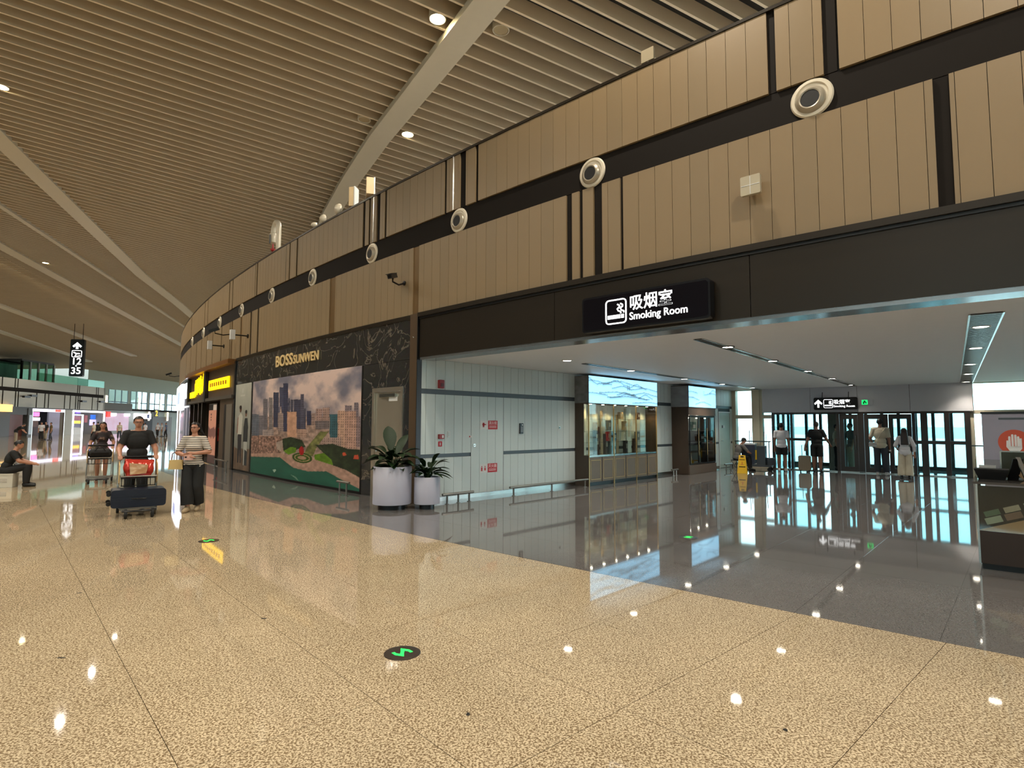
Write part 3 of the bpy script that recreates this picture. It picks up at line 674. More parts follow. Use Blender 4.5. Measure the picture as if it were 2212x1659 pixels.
s, z = wall(1396, 128); t = thing('wall_top_panel', 'pale square antenna panel on the wall top near the right end of the slats', 'antenna', W(s, 6.93, -.05), Wrot(s)); MB().box(-.10, .10, -.02, .02, .05, .24).build('plate', mat('antenna_plate', (.58, .53, .43), .5), t); MB().tube([(0, 0, -.02), (0, 0, .1)], .012).build('stem', M_noz, t)
# cctv cameras and small projectors on the wall
def cctv(px, label, out=.55, flip=1, off=0.0, white=False):
    s, z = wall(*px); t = thing('wall_camera', label, 'security camera', W(s, z, 0.0), Wrot(s))
    m = M_white if white else M_black
    MB().tube([(0, 0, 0), (0, -out * .5, -.06), (0, -out, -.02), (0, -out, .05)], .018).build('arm', M_band, t)
    MB().lathe([(.05, 0), (.05, -.02), (.02, -.03)], 12, axis='y').build('base', m, t)
    M = Matrix.Translation((0, -out, .10)) @ Matrix.Rotation(math.radians(20), 4, 'X') @ Matrix.Rotation(flip * .6, 4, 'Z')
    MB().box(-.05, .05, -.2, .14, -.045, .045).box(-.06, .06, -.24, .15, .045, .055).xf(M).build('body', m, t)
    MB().lathe([(.035, -.205), (.035, -.19)], 14, axis='y').xf(M).build('lens', M_band, t)
cctv((874, 612), 'black security camera on the brown wall above the marble shop front', .3)
cctv((500, 722), 'black security camera on a long arm left of the bronze strips', .55, -1)
cctv((384, 812), 'dark security camera at the far curved end of the wall', .55, -1)
for px, lb in (((536, 726), 'white box wall light on a black bracket, the right one of two'), ((484, 748), 'white box wall light on a black bracket, the left one of two')):
    s, z = wall(*px); t = thing('wall_light_box', lb, 'wall light', W(s, z, 0), Wrot(s), group='white box lights above the shops')
    MB().tube([(0, 0, 0), (0, -.42, 0)], .022).lathe([(.07, 0), (.07, -.03)], 12, axis='y').build('bracket', M_black, t); MB().box(-.07, .07, -.56, -.42, -.16, .16).build('housing', M_white, t)
# ---- black marble shop front
def marble():
    m = bpy.data.materials.new('black_marble'); m.use_nodes = True; nt = m.node_tree; N = nt.nodes.new; L = nt.links.new; b = nt.nodes['Principled BSDF']
    ge = N('ShaderNodeNewGeometry'); no = N('ShaderNodeTexNoise'); no.inputs['Scale'].default_value = 1.1; no.inputs['Detail'].default_value = 5; no.inputs['Distortion'].default_value = 1.6; L(ge.outputs['Position'], no.inputs['Vector'])
    r = N('ShaderNodeValToRGB'); e = r.color_ramp.elements; e[0].position = .485; e[0].color = lin((.085, .082, .08)) + (1,); e[1].position = .515; e[1].color = lin((.085, .082, .08)) + (1,)
    k = e.new(.50); k.color = lin((.42, .38, .33)) + (1,); L(no.outputs['Fac'], r.inputs['Fac'])
    n2 = N('ShaderNodeTexNoise'); n2.inputs['Scale'].default_value = 30; L(ge.outputs['Position'], n2.inputs['Vector'])
    mx = N('ShaderNodeMix'); mx.data_type = 'RGBA'; mx.blend_type = 'ADD'; mx.inputs[0].default_value = .05; L(r.outputs[0], mx.inputs[6]); L(n2.outputs['Color'], mx.inputs[7]); L(mx.outputs[2], b.inputs['Base Color'])
    b.inputs['Roughness'].default_value = .06; b.inputs['IOR'].default_value = 1.7
    bp_ = N('ShaderNodeBump'); bp_.inputs['Strength'].default_value = .10; bp_.inputs['Distance'].default_value = .05; n3 = N('ShaderNodeTexNoise'); n3.inputs['Scale'].default_value = 1.2; L(ge.outputs['Position'], n3.inputs['Vector']); L(n3.outputs['Fac'], bp_.inputs['Height']); L(bp_.outputs['Normal'], b.inputs['Normal'])
    return m
M_marb = marble()
sf = thing('marble_shop_front', 'black veined marble shop front with gold capital lettering over the city mural', 'shop front', W(14.6, 0), 0)
for x0, x1, z0, z1 in ((9.135, 11.04, 2.96, 3.80), (11.045, 14.2, 2.96, 3.80), (14.205, 17.4, 2.96, 3.80), (17.405, 20.22, 2.96, 3.80), (9.135, 9.42, 0, 2.955), (10.60, 11.04, 0, 2.955), (9.42, 10.60, 2.40, 2.955)):
    MB().arc(x0, x1, z0, z1, -.2, .0).build('marble_slab', M_marb, sf, world=True)
MB().arc(9.13, 20.25, 3.80, 3.883, -.2, .03).build('top_trim', M_bronze, sf, world=True)
MB().arc(11.04, 20.22, 0, .06, -.2, .01).build('plinth', M_black, sf, world=True)
for s in (20.235,): MB().arc(s - .02, s + .13, 0, 3.8, -.2, .04).build('side_trim', M_black, sf, world=True)
MB().arc(11.04, 11.10, .06, 2.955, -.2, .006).build('mural_frame', M_black, sf, world=True); MB().arc(18.27, 18.42, .06, 2.955, -.2, .006).build('mural_frame', M_black, sf, world=True)
M_gold = mat('gold_letters', (.95, .83, .60), .35, .2)
t = MB(); x = 0
s0_, s1_ = 16.22, 13.28
LW = (s0_ - s1_)
a = text_mb('BOSS', .46, .03, .80, .007); a2 = text_mb('SUNWEN', .345, .03, .72, .004)
wa = max(v[0] for v in a.v); a2.v = [(v[0] + wa + .03, v[1], v[2]) for v in a2.v]; a.merge(a2)
# slab serifs at the letter feet and heads
wt = max(v[0] for v in a.v); kx = LW / wt; a.v = [(v[0] * kx, v[1], v[2]) for v in a.v]
a.v = [tuple(W(s0_ - v[0], 3.28 + v[2], .03 - v[1]) - sf.location) for v in a.v]; a.f = [f for f in a.f]; a.build('lettering', M_gold, sf)
# stainless framed mirror door in the marble
dr = thing('mirror_door', 'narrow mirror-polished door in a pale steel frame beside the planters', 'door', W(10.0, 0), 0)
for q in ((9.42, 9.50, 0, 2.40), (10.52, 10.60, 0, 2.40), (9.50, 10.52, 2.31, 2.40)): MB().arc(*q, -.15, .025).build('frame', mat('door_steel', (.80, .76, .70), .28, .85), dr, world=True)
def mirror():
    m = mat('dented_mirror', (.74, .70, .63), .28, .7, var=.03, scale=2); nt = m.node_tree; b = nt.nodes['Principled BSDF']
    n3 = nt.nodes.new('ShaderNodeTexNoise'); n3.inputs['Scale'].default_value = 2.2; bp_ = nt.nodes.new('ShaderNodeBump'); bp_.inputs['Strength'].default_value = .5; bp_.inputs['Distance'].default_value = .05
    nt.links.new(n3.outputs['Fac'], bp_.inputs['Height']); nt.links.new(bp_.outputs['Normal'], b.inputs['Normal']); return m
MB().arc(9.505, 10.515, .01, 2.305, -.13, -.02).build('leaf', mirror(), dr, world=True)
MB().arc(9.70, 10.30, 2.19, 2.26, -.03, .03).build('closer', M_steel, dr, world=True); MB().arc(9.66, 9.98, 2.10, 2.19, -.02, -.012).build('notice', M_white, dr, world=True)
MB().lathe([(.02, -.03), (.02, .02)], 10, axis='y', c=W(10.42, 1.02, .0) - dr.location).build('lock', M_steel, dr)
# ---- mural print
mu = thing('city_mural', 'large printed city skyline mural with green bay filling the marble shop front', 'mural', W(14.6, .06), 0); mu['_world'] = 1
MS0, MS1, MZ0, MZ1 = 18.27, 11.10, .06, 2.955
def muv(px, py):                                                        # crop pixel of the mural -> print coords
    s, z = wall(480 + px / 3.7705, 680 + py / 3.7705); return (MS0 - s) / (MS0 - MS1), (z - MZ0) / (MZ1 - MZ0)
def inpoly(U, V, P):
    c = np.zeros(U.shape, bool)
    for i in range(len(P)):
        x1, y1 = P[i]; x2, y2 = P[i - 1]
        if y1 == y2: continue
        k = ((y1 > V) != (y2 > V)) & (U < (x2 - x1) * (V - y1) / (y2 - y1) + x1); c ^= k
    return c
def paint_mural(U, V):
    n = vnoise(U, V, 8, 6, 3, 5); n2 = vnoise(U, V, 40, 40, 5, 3)
    t = np.clip((n - .32) / .36, 0, 1)[..., None]; C = (1 - t) * np.array([.43, .42, .47]) + t * np.array([.80, .70, .66])
    C = C * (.86 + .2 * V[..., None])
    def poly(pts, col, var=.1, tex=n2):
        k = inpoly(U, V, [muv(*p) for p in pts]); C[k] = (np.array(col) * (1 - var + 2 * var * tex[..., None]))[k]
    def bld(x0, x1, y0, y1, col, win=1):
        k = inpoly(U, V, [muv(x0, y1), muv(x1, y1), muv(x1, y0), muv(x0, y0)])
        st = np.where((np.sin(U * 420) > .2) & (np.sin(V * 300) > -.3), .72, 1.06) if win else np.ones_like(U)
        C[k] = (np.array(col) * (st * (.85 + .3 * n2))[..., None])[k]
    hz = [(235, 830), (1125, 830), (1125, 1250), (235, 1250)]
    poly(hz, (.60, .50, .45), .35)
    for q in ((240, 300, 810, 1000, (.36, .38, .42)), (300, 335, 820, 980, (.42, .40, .42)), (335, 370, 685, 950, (.40, .38, .40)), (382, 412, 675, 950, (.47, .44, .44)), (418, 462, 632, 915, (.22, .23, .31)), (468, 500, 590, 950, (.28, .28, .36)),
              (498, 538, 558, 950, (.22, .23, .32)), (540, 552, 680, 950, (.25, .25, .32)), (558, 580, 690, 950, (.27, .27, .33)), (585, 642, 690, 960, (.25, .25, .32)), (640, 666, 645, 950, (.30, .29, .35)), (666, 682, 765, 950, (.26, .26, .32)),
              (690, 726, 782, 900, (.20, .21, .30)), (726, 760, 800, 900, (.55, .46, .43)), (765, 815, 765, 900, (.58, .47, .44)), (820, 876, 755, 900, (.60, .49, .45)), (1000, 1060, 738, 900, (.48, .43, .45)), (1076, 1112, 714, 900, (.44, .40, .43)), (1090, 1125, 830, 1080, (.50, .42, .42))): bld(*q)
    bld(530, 607, 790, 995, (.72, .55, .45), 0); bld(760, 872, 862, 932, (.42, .38, .38)); bld(455, 500, 800, 950, (.55, .48, .46)); poly([(470, 800), (478, 740), (486, 800)], (.72, .62, .55))
    bld(876, 942, 810, 1012, (.20, .33, .36)); bld(942, 1000, 780, 1085, (.70, .56, .48)); bld(1000, 1092, 785, 1090, (.66, .52, .46)); bld(330, 420, 935, 985, (.58, .52, .50)); bld(610, 690, 930, 1000, (.62, .50, .44)); bld(800, 970, 1000, 1080, (.60, .50, .46))
    poly([(240, 985), (480, 990), (510, 1040), (480, 1130), (235, 1135)], (.52, .40, .35), .55, vnoise(U, V, 70, 60, 9, 2))
    poly([(440, 1040), (510, 1015), (480, 1110), (445, 1095)], (.62, .55, .50))
    poly([(490, 1010), (560, 995), (650, 1020), (680, 1075), (600, 1100), (500, 1110)], (.14, .20, .12), .5)
    poly([(690, 1080), (800, 950), (870, 950), (770, 1080), (740, 1150), (660, 1150)], (.42, .42, .24), .35)
    poly([(760, 1060), (900, 1050), (1020, 1090), (1125, 1100), (1125, 1330), (1000, 1260), (900, 1230), (830, 1130)], (.15, .19, .12), .55)
    poly([(500, 1110), (560, 1075), (605, 1085), (600, 1120), (540, 1140)], (.36, .50, .10), .2); poly([(750, 1140), (830, 1125), (890, 1180), (905, 1225), (820, 1215), (755, 1180)], (.34, .47, .09), .2)
    # shore road, plaza, water
    poly([(235, 1130), (480, 1125), (560, 1150), (700, 1140), (760, 1180), (900, 1225), (1010, 1265), (1125, 1330), (1125, 1420), (960, 1335), (850, 1275), (700, 1275), (580, 1245), (520, 1200), (470, 1160), (235, 1155)], (.66, .52, .45), .2)
    cu, cv = muv(650, 1165)
    for rx, ry, col in ((85, 42, (.20, .30, .10)), (66, 30, (.62, .52, .38)), (58, 25, (.22, .33, .10)), (36, 14, (.64, .50, .40))):
        u1 = muv(650 + rx, 1165)[0] - cu; v1 = cv - muv(650, 1165 + ry)[1]; k = ((U - cu) / u1) ** 2 + ((V - cv) / v1) ** 2 < 1; C[k] = (np.array(col) * (.85 + .3 * n2[..., None]))[k]
    poly([(628, 1090), (645, 1068), (664, 1085), (668, 1120), (655, 1145), (638, 1140), (626, 1115)], (.66, .08, .10), .25)
    wt_ = [(230, 1155), (470, 1160), (520, 1200), (580, 1245), (700, 1275), (850, 1275), (960, 1335), (1130, 1425), (1130, 1600), (230, 1600)]
    poly(wt_, (.15, .35, .28), .18, vnoise(U, V, 8, 14, 11, 4))
    poly([(410, 1262), (436, 1258), (440, 1268), (425, 1285)], (.60, .70, .62)); poly([(555, 1300), (600, 1318), (630, 1360), (600, 1335)], (.42, .55, .46)); poly([(980, 1125), (1000, 1120), (1015, 1145), (985, 1150)], (.75, .30, .18)); poly([(1075, 1145), (1110, 1140), (1112, 1175), (1070, 1175)], (.72, .28, .18))
    return C
o = print_mesh('print', lambda u, v: W(MS0 + (MS1 - MS0) * u, MZ0 + (MZ1 - MZ0) * v, .004), 300, 220, paint_mural, vcol_mat('poster_print', .45), mu)
# ---- fashion poster
fp = thing('fashion_poster', 'tall pale fashion poster with two standing figures left of the city mural', 'poster', W(19.3, .06), 0); fp['_world'] = 1
def paint_fash(U, V):
    n = vnoise(U, V, 6, 8, 21, 3); C = np.ones(U.shape + (3,)) * np.array([.57, .57, .53]); C *= (.75 + .45 * V + .12 * (n - .5))[..., None]
    k = V < .22 + .06 * n; C[k] = np.array([.40, .33, .27]) * (.7 + .6 * n[k][..., None])
    def el(cx_, cy_, rx, ry, col):
        k = ((U - cx_) / rx) ** 2 + ((V - cy_) / ry) ** 2 < 1; C[k] = col
    def quad(p, col): C[inpoly(U, V, p)] = col
    # left figure: pale shirt, dark trousers
    quad([(.22, .40), (.47, .40), (.52, .62), (.40, .66), (.24, .62)], (.74, .73, .68)); quad([(.26, .08), (.34, .08), (.37, .25), (.42, .08), (.49, .08), (.48, .41), (.24, .41)], (.17, .17, .19)); el(.37, .70, .07, .035, (.36, .25, .20)); el(.36, .725, .08, .025, (.15, .11, .10))
    quad([(.16, .42), (.22, .42), (.25, .62), (.19, .60)], (.50, .34, .28))
    # right figure: dark dress over pale trousers
    quad([(.60, .32), (.86, .32), (.88, .50), (.82, .60), (.66, .60), (.60, .50)], (.17, .19, .20)); quad([(.64, .06), (.83, .06), (.84, .33), (.63, .33)], (.66, .66, .62)); quad([(.70, .06), (.86, .06), (.86, .22), (.70, .24)], (.20, .22, .23)); el(.73, .645, .06, .032, (.45, .33, .27)); el(.73, .67, .065, .022, (.12, .11, .11))
    el(.47, .92, .05, .03, (.72, .72, .68)); quad([(.34, .855), (.62, .855), (.62, .87), (.34, .87)], (.73, .73, .69))
    return C
print_mesh('print', lambda u, v: W(20.2 + (18.43 - 20.2) * u, .06 + 2.89 * v, .004), 90, 160, paint_fash, vcol_mat('poster_print'), fp)
MB().arc(18.43, 20.2, .05, .06, -.1, .02).build('bottom_rail', M_black, fp, world=True)
# ---- yellow-lit noodle shop and the white lightbox beyond
M_yel = mat('sign_yellow_glow', (1, .80, .02), .4, emit=1.5, var=0); M_brownw = mat('shop_brown', (.32, .26, .20), .5); M_wglow = mat('sign_cold_glow', (.93, .95, 1), .4, emit=3.2, var=0)
ys = thing('yellow_sign_shop', 'brown shop bay with glowing yellow lettering left of the marble front', 'shop front', W(25, 0), 0)
MB().arc(20.37, 22.4, 0, 3.80, -.25, .0).build('end_wall', M_brownw, ys, world=True)
MB().arc(20.6, 21.35, 0, 2.3, .0, .02).build('door_leaf', mat('shop_door', (.42, .39, .35), .45), ys, world=True); MB().arc(21.35, 21.7, 0, 2.3, .0, .012).build('door_side', M_black, ys, world=True)
MB().arc(22.4, 29.6, 2.55, 3.80, -.3, -.02).build('fascia', M_brownw, ys, world=True); MB().arc(20.4, 29.6, 3.72, 3.88, -.3, .25).build('canopy', mat('copper_canopy', (.55, .37, .20), .35, .4), ys, world=True)
MB().arc(20.4, 29.6, 2.50, 2.62, -.3, .10).build('sign_shelf', mat('sign_shelf', (.30, .28, .25), .5), ys, world=True)
for s in (29.5, 24.7): MB().arc(s, s + .35, 2.5, 3.75, -.3, .12).build('fascia_pier', M_black, ys, world=True)
for s, z0, z1 in ((25.6, 2.95, 3.75), (26.0, 2.9, 3.5), (26.35, 2.85, 3.68), (26.8, 2.95, 3.62), (27.2, 2.88, 3.58), (27.6, 2.82, 3.55)):
    MB().arc(s - .05, s + .05, z0, z1, 0, .05).arc(s - .17, s + .17, z1 - .22, z1 - .16, 0, .05).arc(s - .17, s + .17, z0 + .2, z0 + .26, 0, .05).arc(s + .11, s + .16, z0 + .1, z1 - .16, 0, .05).build('glyph', M_yel, ys, world=True)
MB().arc(27.85, 29.3, 2.78, 3.05, 0, .05).build('yellow_panel', M_yel, ys, world=True); MB().arc(21.0, 24.3, 2.92, 3.32, .02, .06).build('yellow_panel', M_yel, ys, world=True)
for k in range(8): MB().arc(21.3 + .36 * k, 21.5 + .36 * k, 3.05, 3.2, .06, .065).build('glyph', mat('sign_amber', (.75, .48, .02), .4), ys, world=True)
MB().arc(22.4, 29.6, 0, .02, -3.5, -.0).build('shop_floor', M_gtilefar, ys, world=True)
MB().arc(22.4, 29.6, 0, 3.0, -3.6, -3.5).build('back_wall', mat('shop_back', (.16, .13, .11), .5), ys, world=True)
MB().arc(22.4, 22.5, 0, 3.0, -3.5, -.25).arc(29.5, 29.6, 0, 3.0, -3.5, -.25).build('side_wall', M_brownw, ys, world=True); MB().arc(22.4, 29.6, 2.9, 3.0, -3.5, -.25).build('shop_ceiling', M_dark, ys, world=True)
for s in (26.2, 27.1, 28.4): MB().arc(s, s + .16, 0, 2.5, -.2, -.05).build('post', M_bronze, ys, world=True)
pb = thing('pink_menu_banner', 'tall salmon pink menu banner at the right of the yellow sign shop', 'banner', W(23.6, 0, -.1)); pb['_world'] = 1
def paint_pink(U, V):
    C = np.ones(U.shape + (3,)) * np.array([.72, .50, .41]); n = vnoise(U, V, 8, 12, 31, 3)
    k = (V < .55 + .1 * n) & (V > .5 - .12 * n); C[k] = (.45, .30, .27); k = V < .14; C[k] = (.30, .22, .20); k = (np.abs(U - .35) < .06) & (V > .72) & (V < .86) & (np.sin(V * 130) > -.2); C[k] = (.25, .12, .10)
    k = V > .91; C[k] = (.10, .09, .09); k = (V > .91) & (U > .6); C[k] = (.75, .68, .62); return C
print_mesh('print', lambda u, v: W(24.5 - 1.4 * u, .05 + 2.3 * v, -.03), 40, 90, paint_pink, vcol_mat('banner_print', .5, .35), pb)
MB().arc(23.05, 24.55, 0, 2.4, -.09, -.04).build('board', M_bronze, pb, world=True)
wb = thing('white_lightbox_shop', 'shop bay with glowing white lightbox at the far curved end of the wall', 'shop front', W(33, 0), 0)
MB().arc(29.85, 32.0, 2.5, 3.75, -.3, .02).build('fascia', M_black, wb, world=True)
for k in range(4): MB().arc(30.1 + .45 * k, 30.4 + .45 * k, 2.85, 3.6, .02, .07).build('glyph', M_wglow, wb, world=True)
MB().arc(32.3, 37.5, 2.35, 3.65, 0, .12).build('lightbox', M_wglow, wb, world=True); MB().arc(33.6, 35.6, 2.65, 3.3, .12, .13).build('lightbox_mark', mat('lightbox_blue', (.62, .68, .90), .4, emit=1.4, var=0), wb, world=True)
MB().arc(29.85, 38, 0, 2.5, -.3, -.05).build('shop_glass', mat('shop_dark_glass', (.17, .14, .12), .12), wb, world=True)
for s, w in ((30.6, .5), (31.9, .3)): MB().arc(s, s + w, 0, 2.4, -.04, 0).build('light_strip', mat('shop_pale_strip', (.60, .60, .66), .4, emit=.25), wb, world=True)
MB().arc(37.6, 37.75, 0, 3.4, 0, .05).build('light_edge', M_wglow, wb, world=True)
# wall below the panels beyond the shops
MB().arc(38, 48, 0, 3.88, -.3, -.02).build('lower_wall', M_panel, wsh, world=True)
MB().arc(20.35, 48, 3.80, 3.888, -.3, -.03).build('lower_ledge', M_bronze, wsh, world=True)
# ================================================================== PASSAGE THINGS
# ---- planters
M_pot = mat('planter_white', (.74, .735, .79), .45, var=.02); M_leaf = mat('leaf_green', (.085, .165, .06), .5, var=.35, scale=9, spec=.3); M_soil = mat('soil', (.13, .10, .07), .9, bump=.5, scale=30)
def leaf(mb, base, az, L, wd, rise, droop, m=7):
    """one long blade leaf arching outwards"""
    d = Vector((math.cos(az), math.sin(az), 0)); sd = Vector((-d.y, d.x, 0)); vs = []; P = []
    for i in range(m + 1):
        t = i / m; p = Vector(base) + d * (L * (t * math.cos(rise) + .12 * t * t)) + Vector((0, 0, L * (math.sin(rise) * t - droop * t * t))); w = wd * math.sin(math.pi * min(1, t * .93 + .07)) ** .8
        if i == m: w = .002
        vs += [p - sd * w + Vector((0, 0, w * .35)), p, p + sd * w + Vector((0, 0, w * .35))]
    fs = []
    for i in range(m):
        a = 3 * i; fs += [(a, a + 1, a + 4, a + 3), (a + 1, a + 2, a + 5, a + 4)]
    return mb.add(vs, fs)
def planter(px, dia, h, label, plab, leaves, seed):
    p = atz(*px, 0); t = thing('planter_pot', label, 'planter', p); r = dia / 2; hb_ = .095
    MB().lathe([(r, hb_), (r + .004, hb_ + .01), (r + .004, h - .01), (r, h), (r - .03, h), (r - .03, h - .07)], 48).build('pot', M_pot, t, smooth=True)
    MB().lathe([(r - .10, 0), (r - .10, hb_)], 40).build('plinth', M_black, t, smooth=True)
    MB().lathe([(r - .031, h - .06), (r - .031, h - .045), (.05, h - .03)], 32).build('soil', M_soil, t)
    pl = thing('potted_plant', plab, 'plant', p + Vector((0, 0, h - .045)))
    R_ = random.Random(seed)
    for k, (az, L, wd, rise, dr_) in enumerate(leaves):
        mb = MB(); bs = (.03 * math.cos(az), .03 * math.sin(az), 0); st = R_.uniform(.3, .55)
        e = Vector((math.cos(az) * L * st * .55, math.sin(az) * L * st * .55, L * st * math.sin(rise) * 1.15)); 
        mb.tube([bs, tuple(Vector(bs) * .5 + e * .55 + Vector((0, 0, .02))), tuple(e)], [.012, .009, .006], 6)
        leaf(mb, tuple(e), az, L * .78, wd * 1.35, rise - .15, dr_); mb.build('leaf', M_leaf, pl, smooth=True)
Rm = random.Random(3)
big = [(math.radians(a), L, w, r, d) for a, L, w, r, d in ((200, .62, .075, 1.0, .35), (150, .66, .08, .85, .55), (185, .55, .075, .5, .55), (60, .66, .085, 1.25, .15), (115, .72, .10, 1.35, .1), (20, .60, .08, .9, .4), (350, .58, .08, .6, .5), (-40, .55, .075, .75, .5), (-80, .45, .07, .55, .5), (240, .50, .075, .6, .5), (90, .45, .07, .5, .5), (40, .5, .07, .35, .45), (160, .42, .07, .25, .35), (310, .42, .07, .3, .35), (215, .40, .07, .25, .3), (265, .5, .08, .95, .45), (285, .42, .08, .4, .4), (130, .5, .08, .7, .5), (5, .45, .075, .25, .3), (185, .45, .075, .2, .3), (255, .6, .09, .8, .55), (225, .55, .085, .7, .5), (300, .55, .085, .7, .5), (330, .52, .08, .5, .5), (170, .6, .085, .65, .55), (100, .6, .09, 1.0, .4), (275, .36, .075, .2, .3), (245, .34, .075, .15, .3))]
planter((846.5, 1098), .72, .80, 'larger white cylindrical planter pot on a dark plinth beside the pillar', 'broad leafed green plant rising from the larger white pot', big, 1)
sm = [(math.radians(Rm.uniform(0, 360)), Rm.uniform(.34, .52), Rm.uniform(.035, .05), Rm.uniform(.35, 1.25), Rm.uniform(.3, .6)) for k in range(34)]
planter((922, 1098), .485, .60, 'smaller white cylindrical planter pot right of the larger one', 'bushy dark green plant in the smaller white pot', sm, 2)
# ---- low bumper rails
M_rail = mat('rail_steel', (.55, .53, .50), .3, .8)
def rail(p0, p1, label, posts=2, h=.19):
    d = p1 - p0; L = d.length; t = thing('bumper_rail', label, 'bumper rail', p0, math.atan2(d.y, d.x), group='low steel bumper rails')
    MB().tube([(0, 0, h), (L, 0, h)], .026, 10).build('bar', M_rail, t, smooth=True)
    for k in range(posts):
        x = .12 + (L - .24) * k / (posts - 1); q = t; MB().tube([(x, 0, 0), (x, 0, h)], .02, 8).lathe([(.045, 0), (.045, .008)], 12, c=(x, 0, 0)).build('post', M_rail, t, smooth=True)
go = lambda l, off: G0 + GE * l + GN * off
rail(go(.25, .42), go(gpix(1021, 1060)[0] - .35, .42), 'low steel bumper rail on the grey wall just right of the planters', 3)
rail(go(gpix(1101, 1060)[0] - .42, .42), go(gpix(1250, 1040)[0] - .15, .42), 'low steel bumper rail on the grey wall left of the lit cabinet', 3)
rail(go(gpix(1423, 1030)[0] + .1, .40), go(gpix(1444, 1030)[0] - .1, .40), 'short steel bumper rail between the two lit cabinets', 2)
rail(go(gpix(1549, 1010)[0] - .35, .45), go(gpix(1562, 1010)[0] - .25, .45), 'short steel bumper rail before the service door', 2)
a_, b_ = W(11.4, 0, .40), W(10.85, 0, .40); rail(a_, b_, 'short steel bumper rail at the right end of the city mural', 2, .30)
a_, b_ = W(20.9, 0, .45), W(19.2, 0, .45); rail(a_, b_, 'steel bumper rail at the foot of the fashion poster', 2, .36)
# ---- fittings on the grey wall
M_red = mat('fire_red', (.55, .10, .11), .4); M_redl = mat('label_red', (.72, .13, .17), .45)
def onwall(name, px, w, h, d, m, label, cat, parts=()):
    l, z = gpix(*px); t = thing(name, label, cat, G0 + GE * l + Vector((0, 0, z)), GROT)
    MB().prism(rrect(w, h, min(w, h) * .12, -w / 2, -h / 2), -d, 0, 'y').build('body', m, t)
    for (x0, x1, z0, z1, y0, mm, nm) in parts: MB().box(x0, x1, y0 - d, -d, z0, z1).build(nm, mm, t)
    return t
onwall('fire_sounder', (951, 830), .13, .18, .06, M_red, 'dark red fire alarm sounder high on the grey wall', 'fire alarm', ((-.04, .04, -.05, .02, -.012, mat('sounder_dark', (.35, .05, .06), .4), 'grille'),))
onwall('fire_call_point', (951.5, 943), .13, .10, .05, M_red, 'red manual fire call point with white window on the grey wall', 'fire alarm', ((.0, .045, -.03, .03, -.004, M_white, 'window'),))
onwall('fire_phone_sign', (950.5, 959), .10, .11, .006, M_redl, 'small red square sign below the fire call point', 'sign', ((-.012, .012, -.03, .03, -.003, M_white, 'pictogram'),))
onwall('switch_plate', (969, 938), .075, .13, .015, M_white, 'white switch plate beside the red call point', 'switch', ((-.02, .02, -.04, .04, -.006, M_gray, 'rocker'),))
onwall('keypad', (1125, 925.5), .115, .25, .035, M_black, 'tall black keypad box on the grey wall', 'keypad', ((-.035, .04, -.09, .05, -.004, mat('keypad_face', (.45, .45, .46), .3), 'face'), (.0, .035, .07, .10, -.004, M_white, 'screen')))
onwall('door_lock', (1024, 962), .065, .065, .02, M_steel, 'round steel lock of the flush door in the grey wall', 'lock', ((-.015, .015, -.015, .015, -.006, M_white, 'cylinder'),))
onwall('round_sensor', (1208, 924), .05, .05, .02, M_steel, 'small round steel sensor near the right end of the grey wall', 'sensor', ((-.012, .012, -.012, .012, -.006, M_graydark, 'cap'),))
onwall('seal_sticker', (1017, 943), .10, .045, .003, M_white, 'small white and red seal sticker across the flush door edge', 'sticker', ((-.05, -.02, -.015, .015, -.002, M_redl, 'mark'),))
onwall('wall_socket', (1441, 927), .07, .10, .012, M_white, 'white socket plate between the two lit cabinets', 'socket', ((-.02, .02, -.02, .02, -.003, M_gray, 'insert'),))
def firesign(px, zpic, label, txt):
    l, z = gpix(*px); t = thing('fire_equipment_sign', label, 'sign', G0 + GE * l + Vector((0, 0, z)), GROT, group='red and white fire equipment signs')
    MB().box(-.24, .0, -.004, 0, -.10, .10).build('pictogram_plate', M_white, t); MB().box(.0, .30, -.004, 0, -.10, .10).build('text_plate', M_redl, t)
    zpic(MB()).build('pictogram', M_redl, t)
    k = text_mb(txt, .085, .002, 1, .001, 'CENTER'); k.v = [(x + .15, y - .006, q + .015) for x, y, q in k.v]; k.build('lettering', mat('label_pale', (.90, .78, .78), .5), t)
    for q in (-.025, -.045, -.065): MB().box(.04, .26, -.006, -.004, q, q + .008).build('text_line', mat('label_pale', (0, 0, 0)), t)
def hose(mb): return mb.lathe([(.035, -.008), (.035, -.004)], 16, axis='y', c=(-.14, 0, .01)).box(-.16, -.12, -.008, -.004, -.05, .05).box(-.12, -.06, -.008, -.004, .0, .02)
def extg(mb): return mb.box(-.20, -.16, -.008, -.004, -.06, .02).box(-.195, -.165, -.008, -.004, .03, .05).box(-.10, -.06, -.008, -.004, -.05, .01).box(-.09, -.07, -.008, -.004, .02, .05)
firesign((1054, 918), hose, 'upper red and white fire hydrant sign on the flush door', '消火栓'); firesign((1053, 1011), extg, 'lower red and white fire extinguisher sign on the flush door', '灭火器')
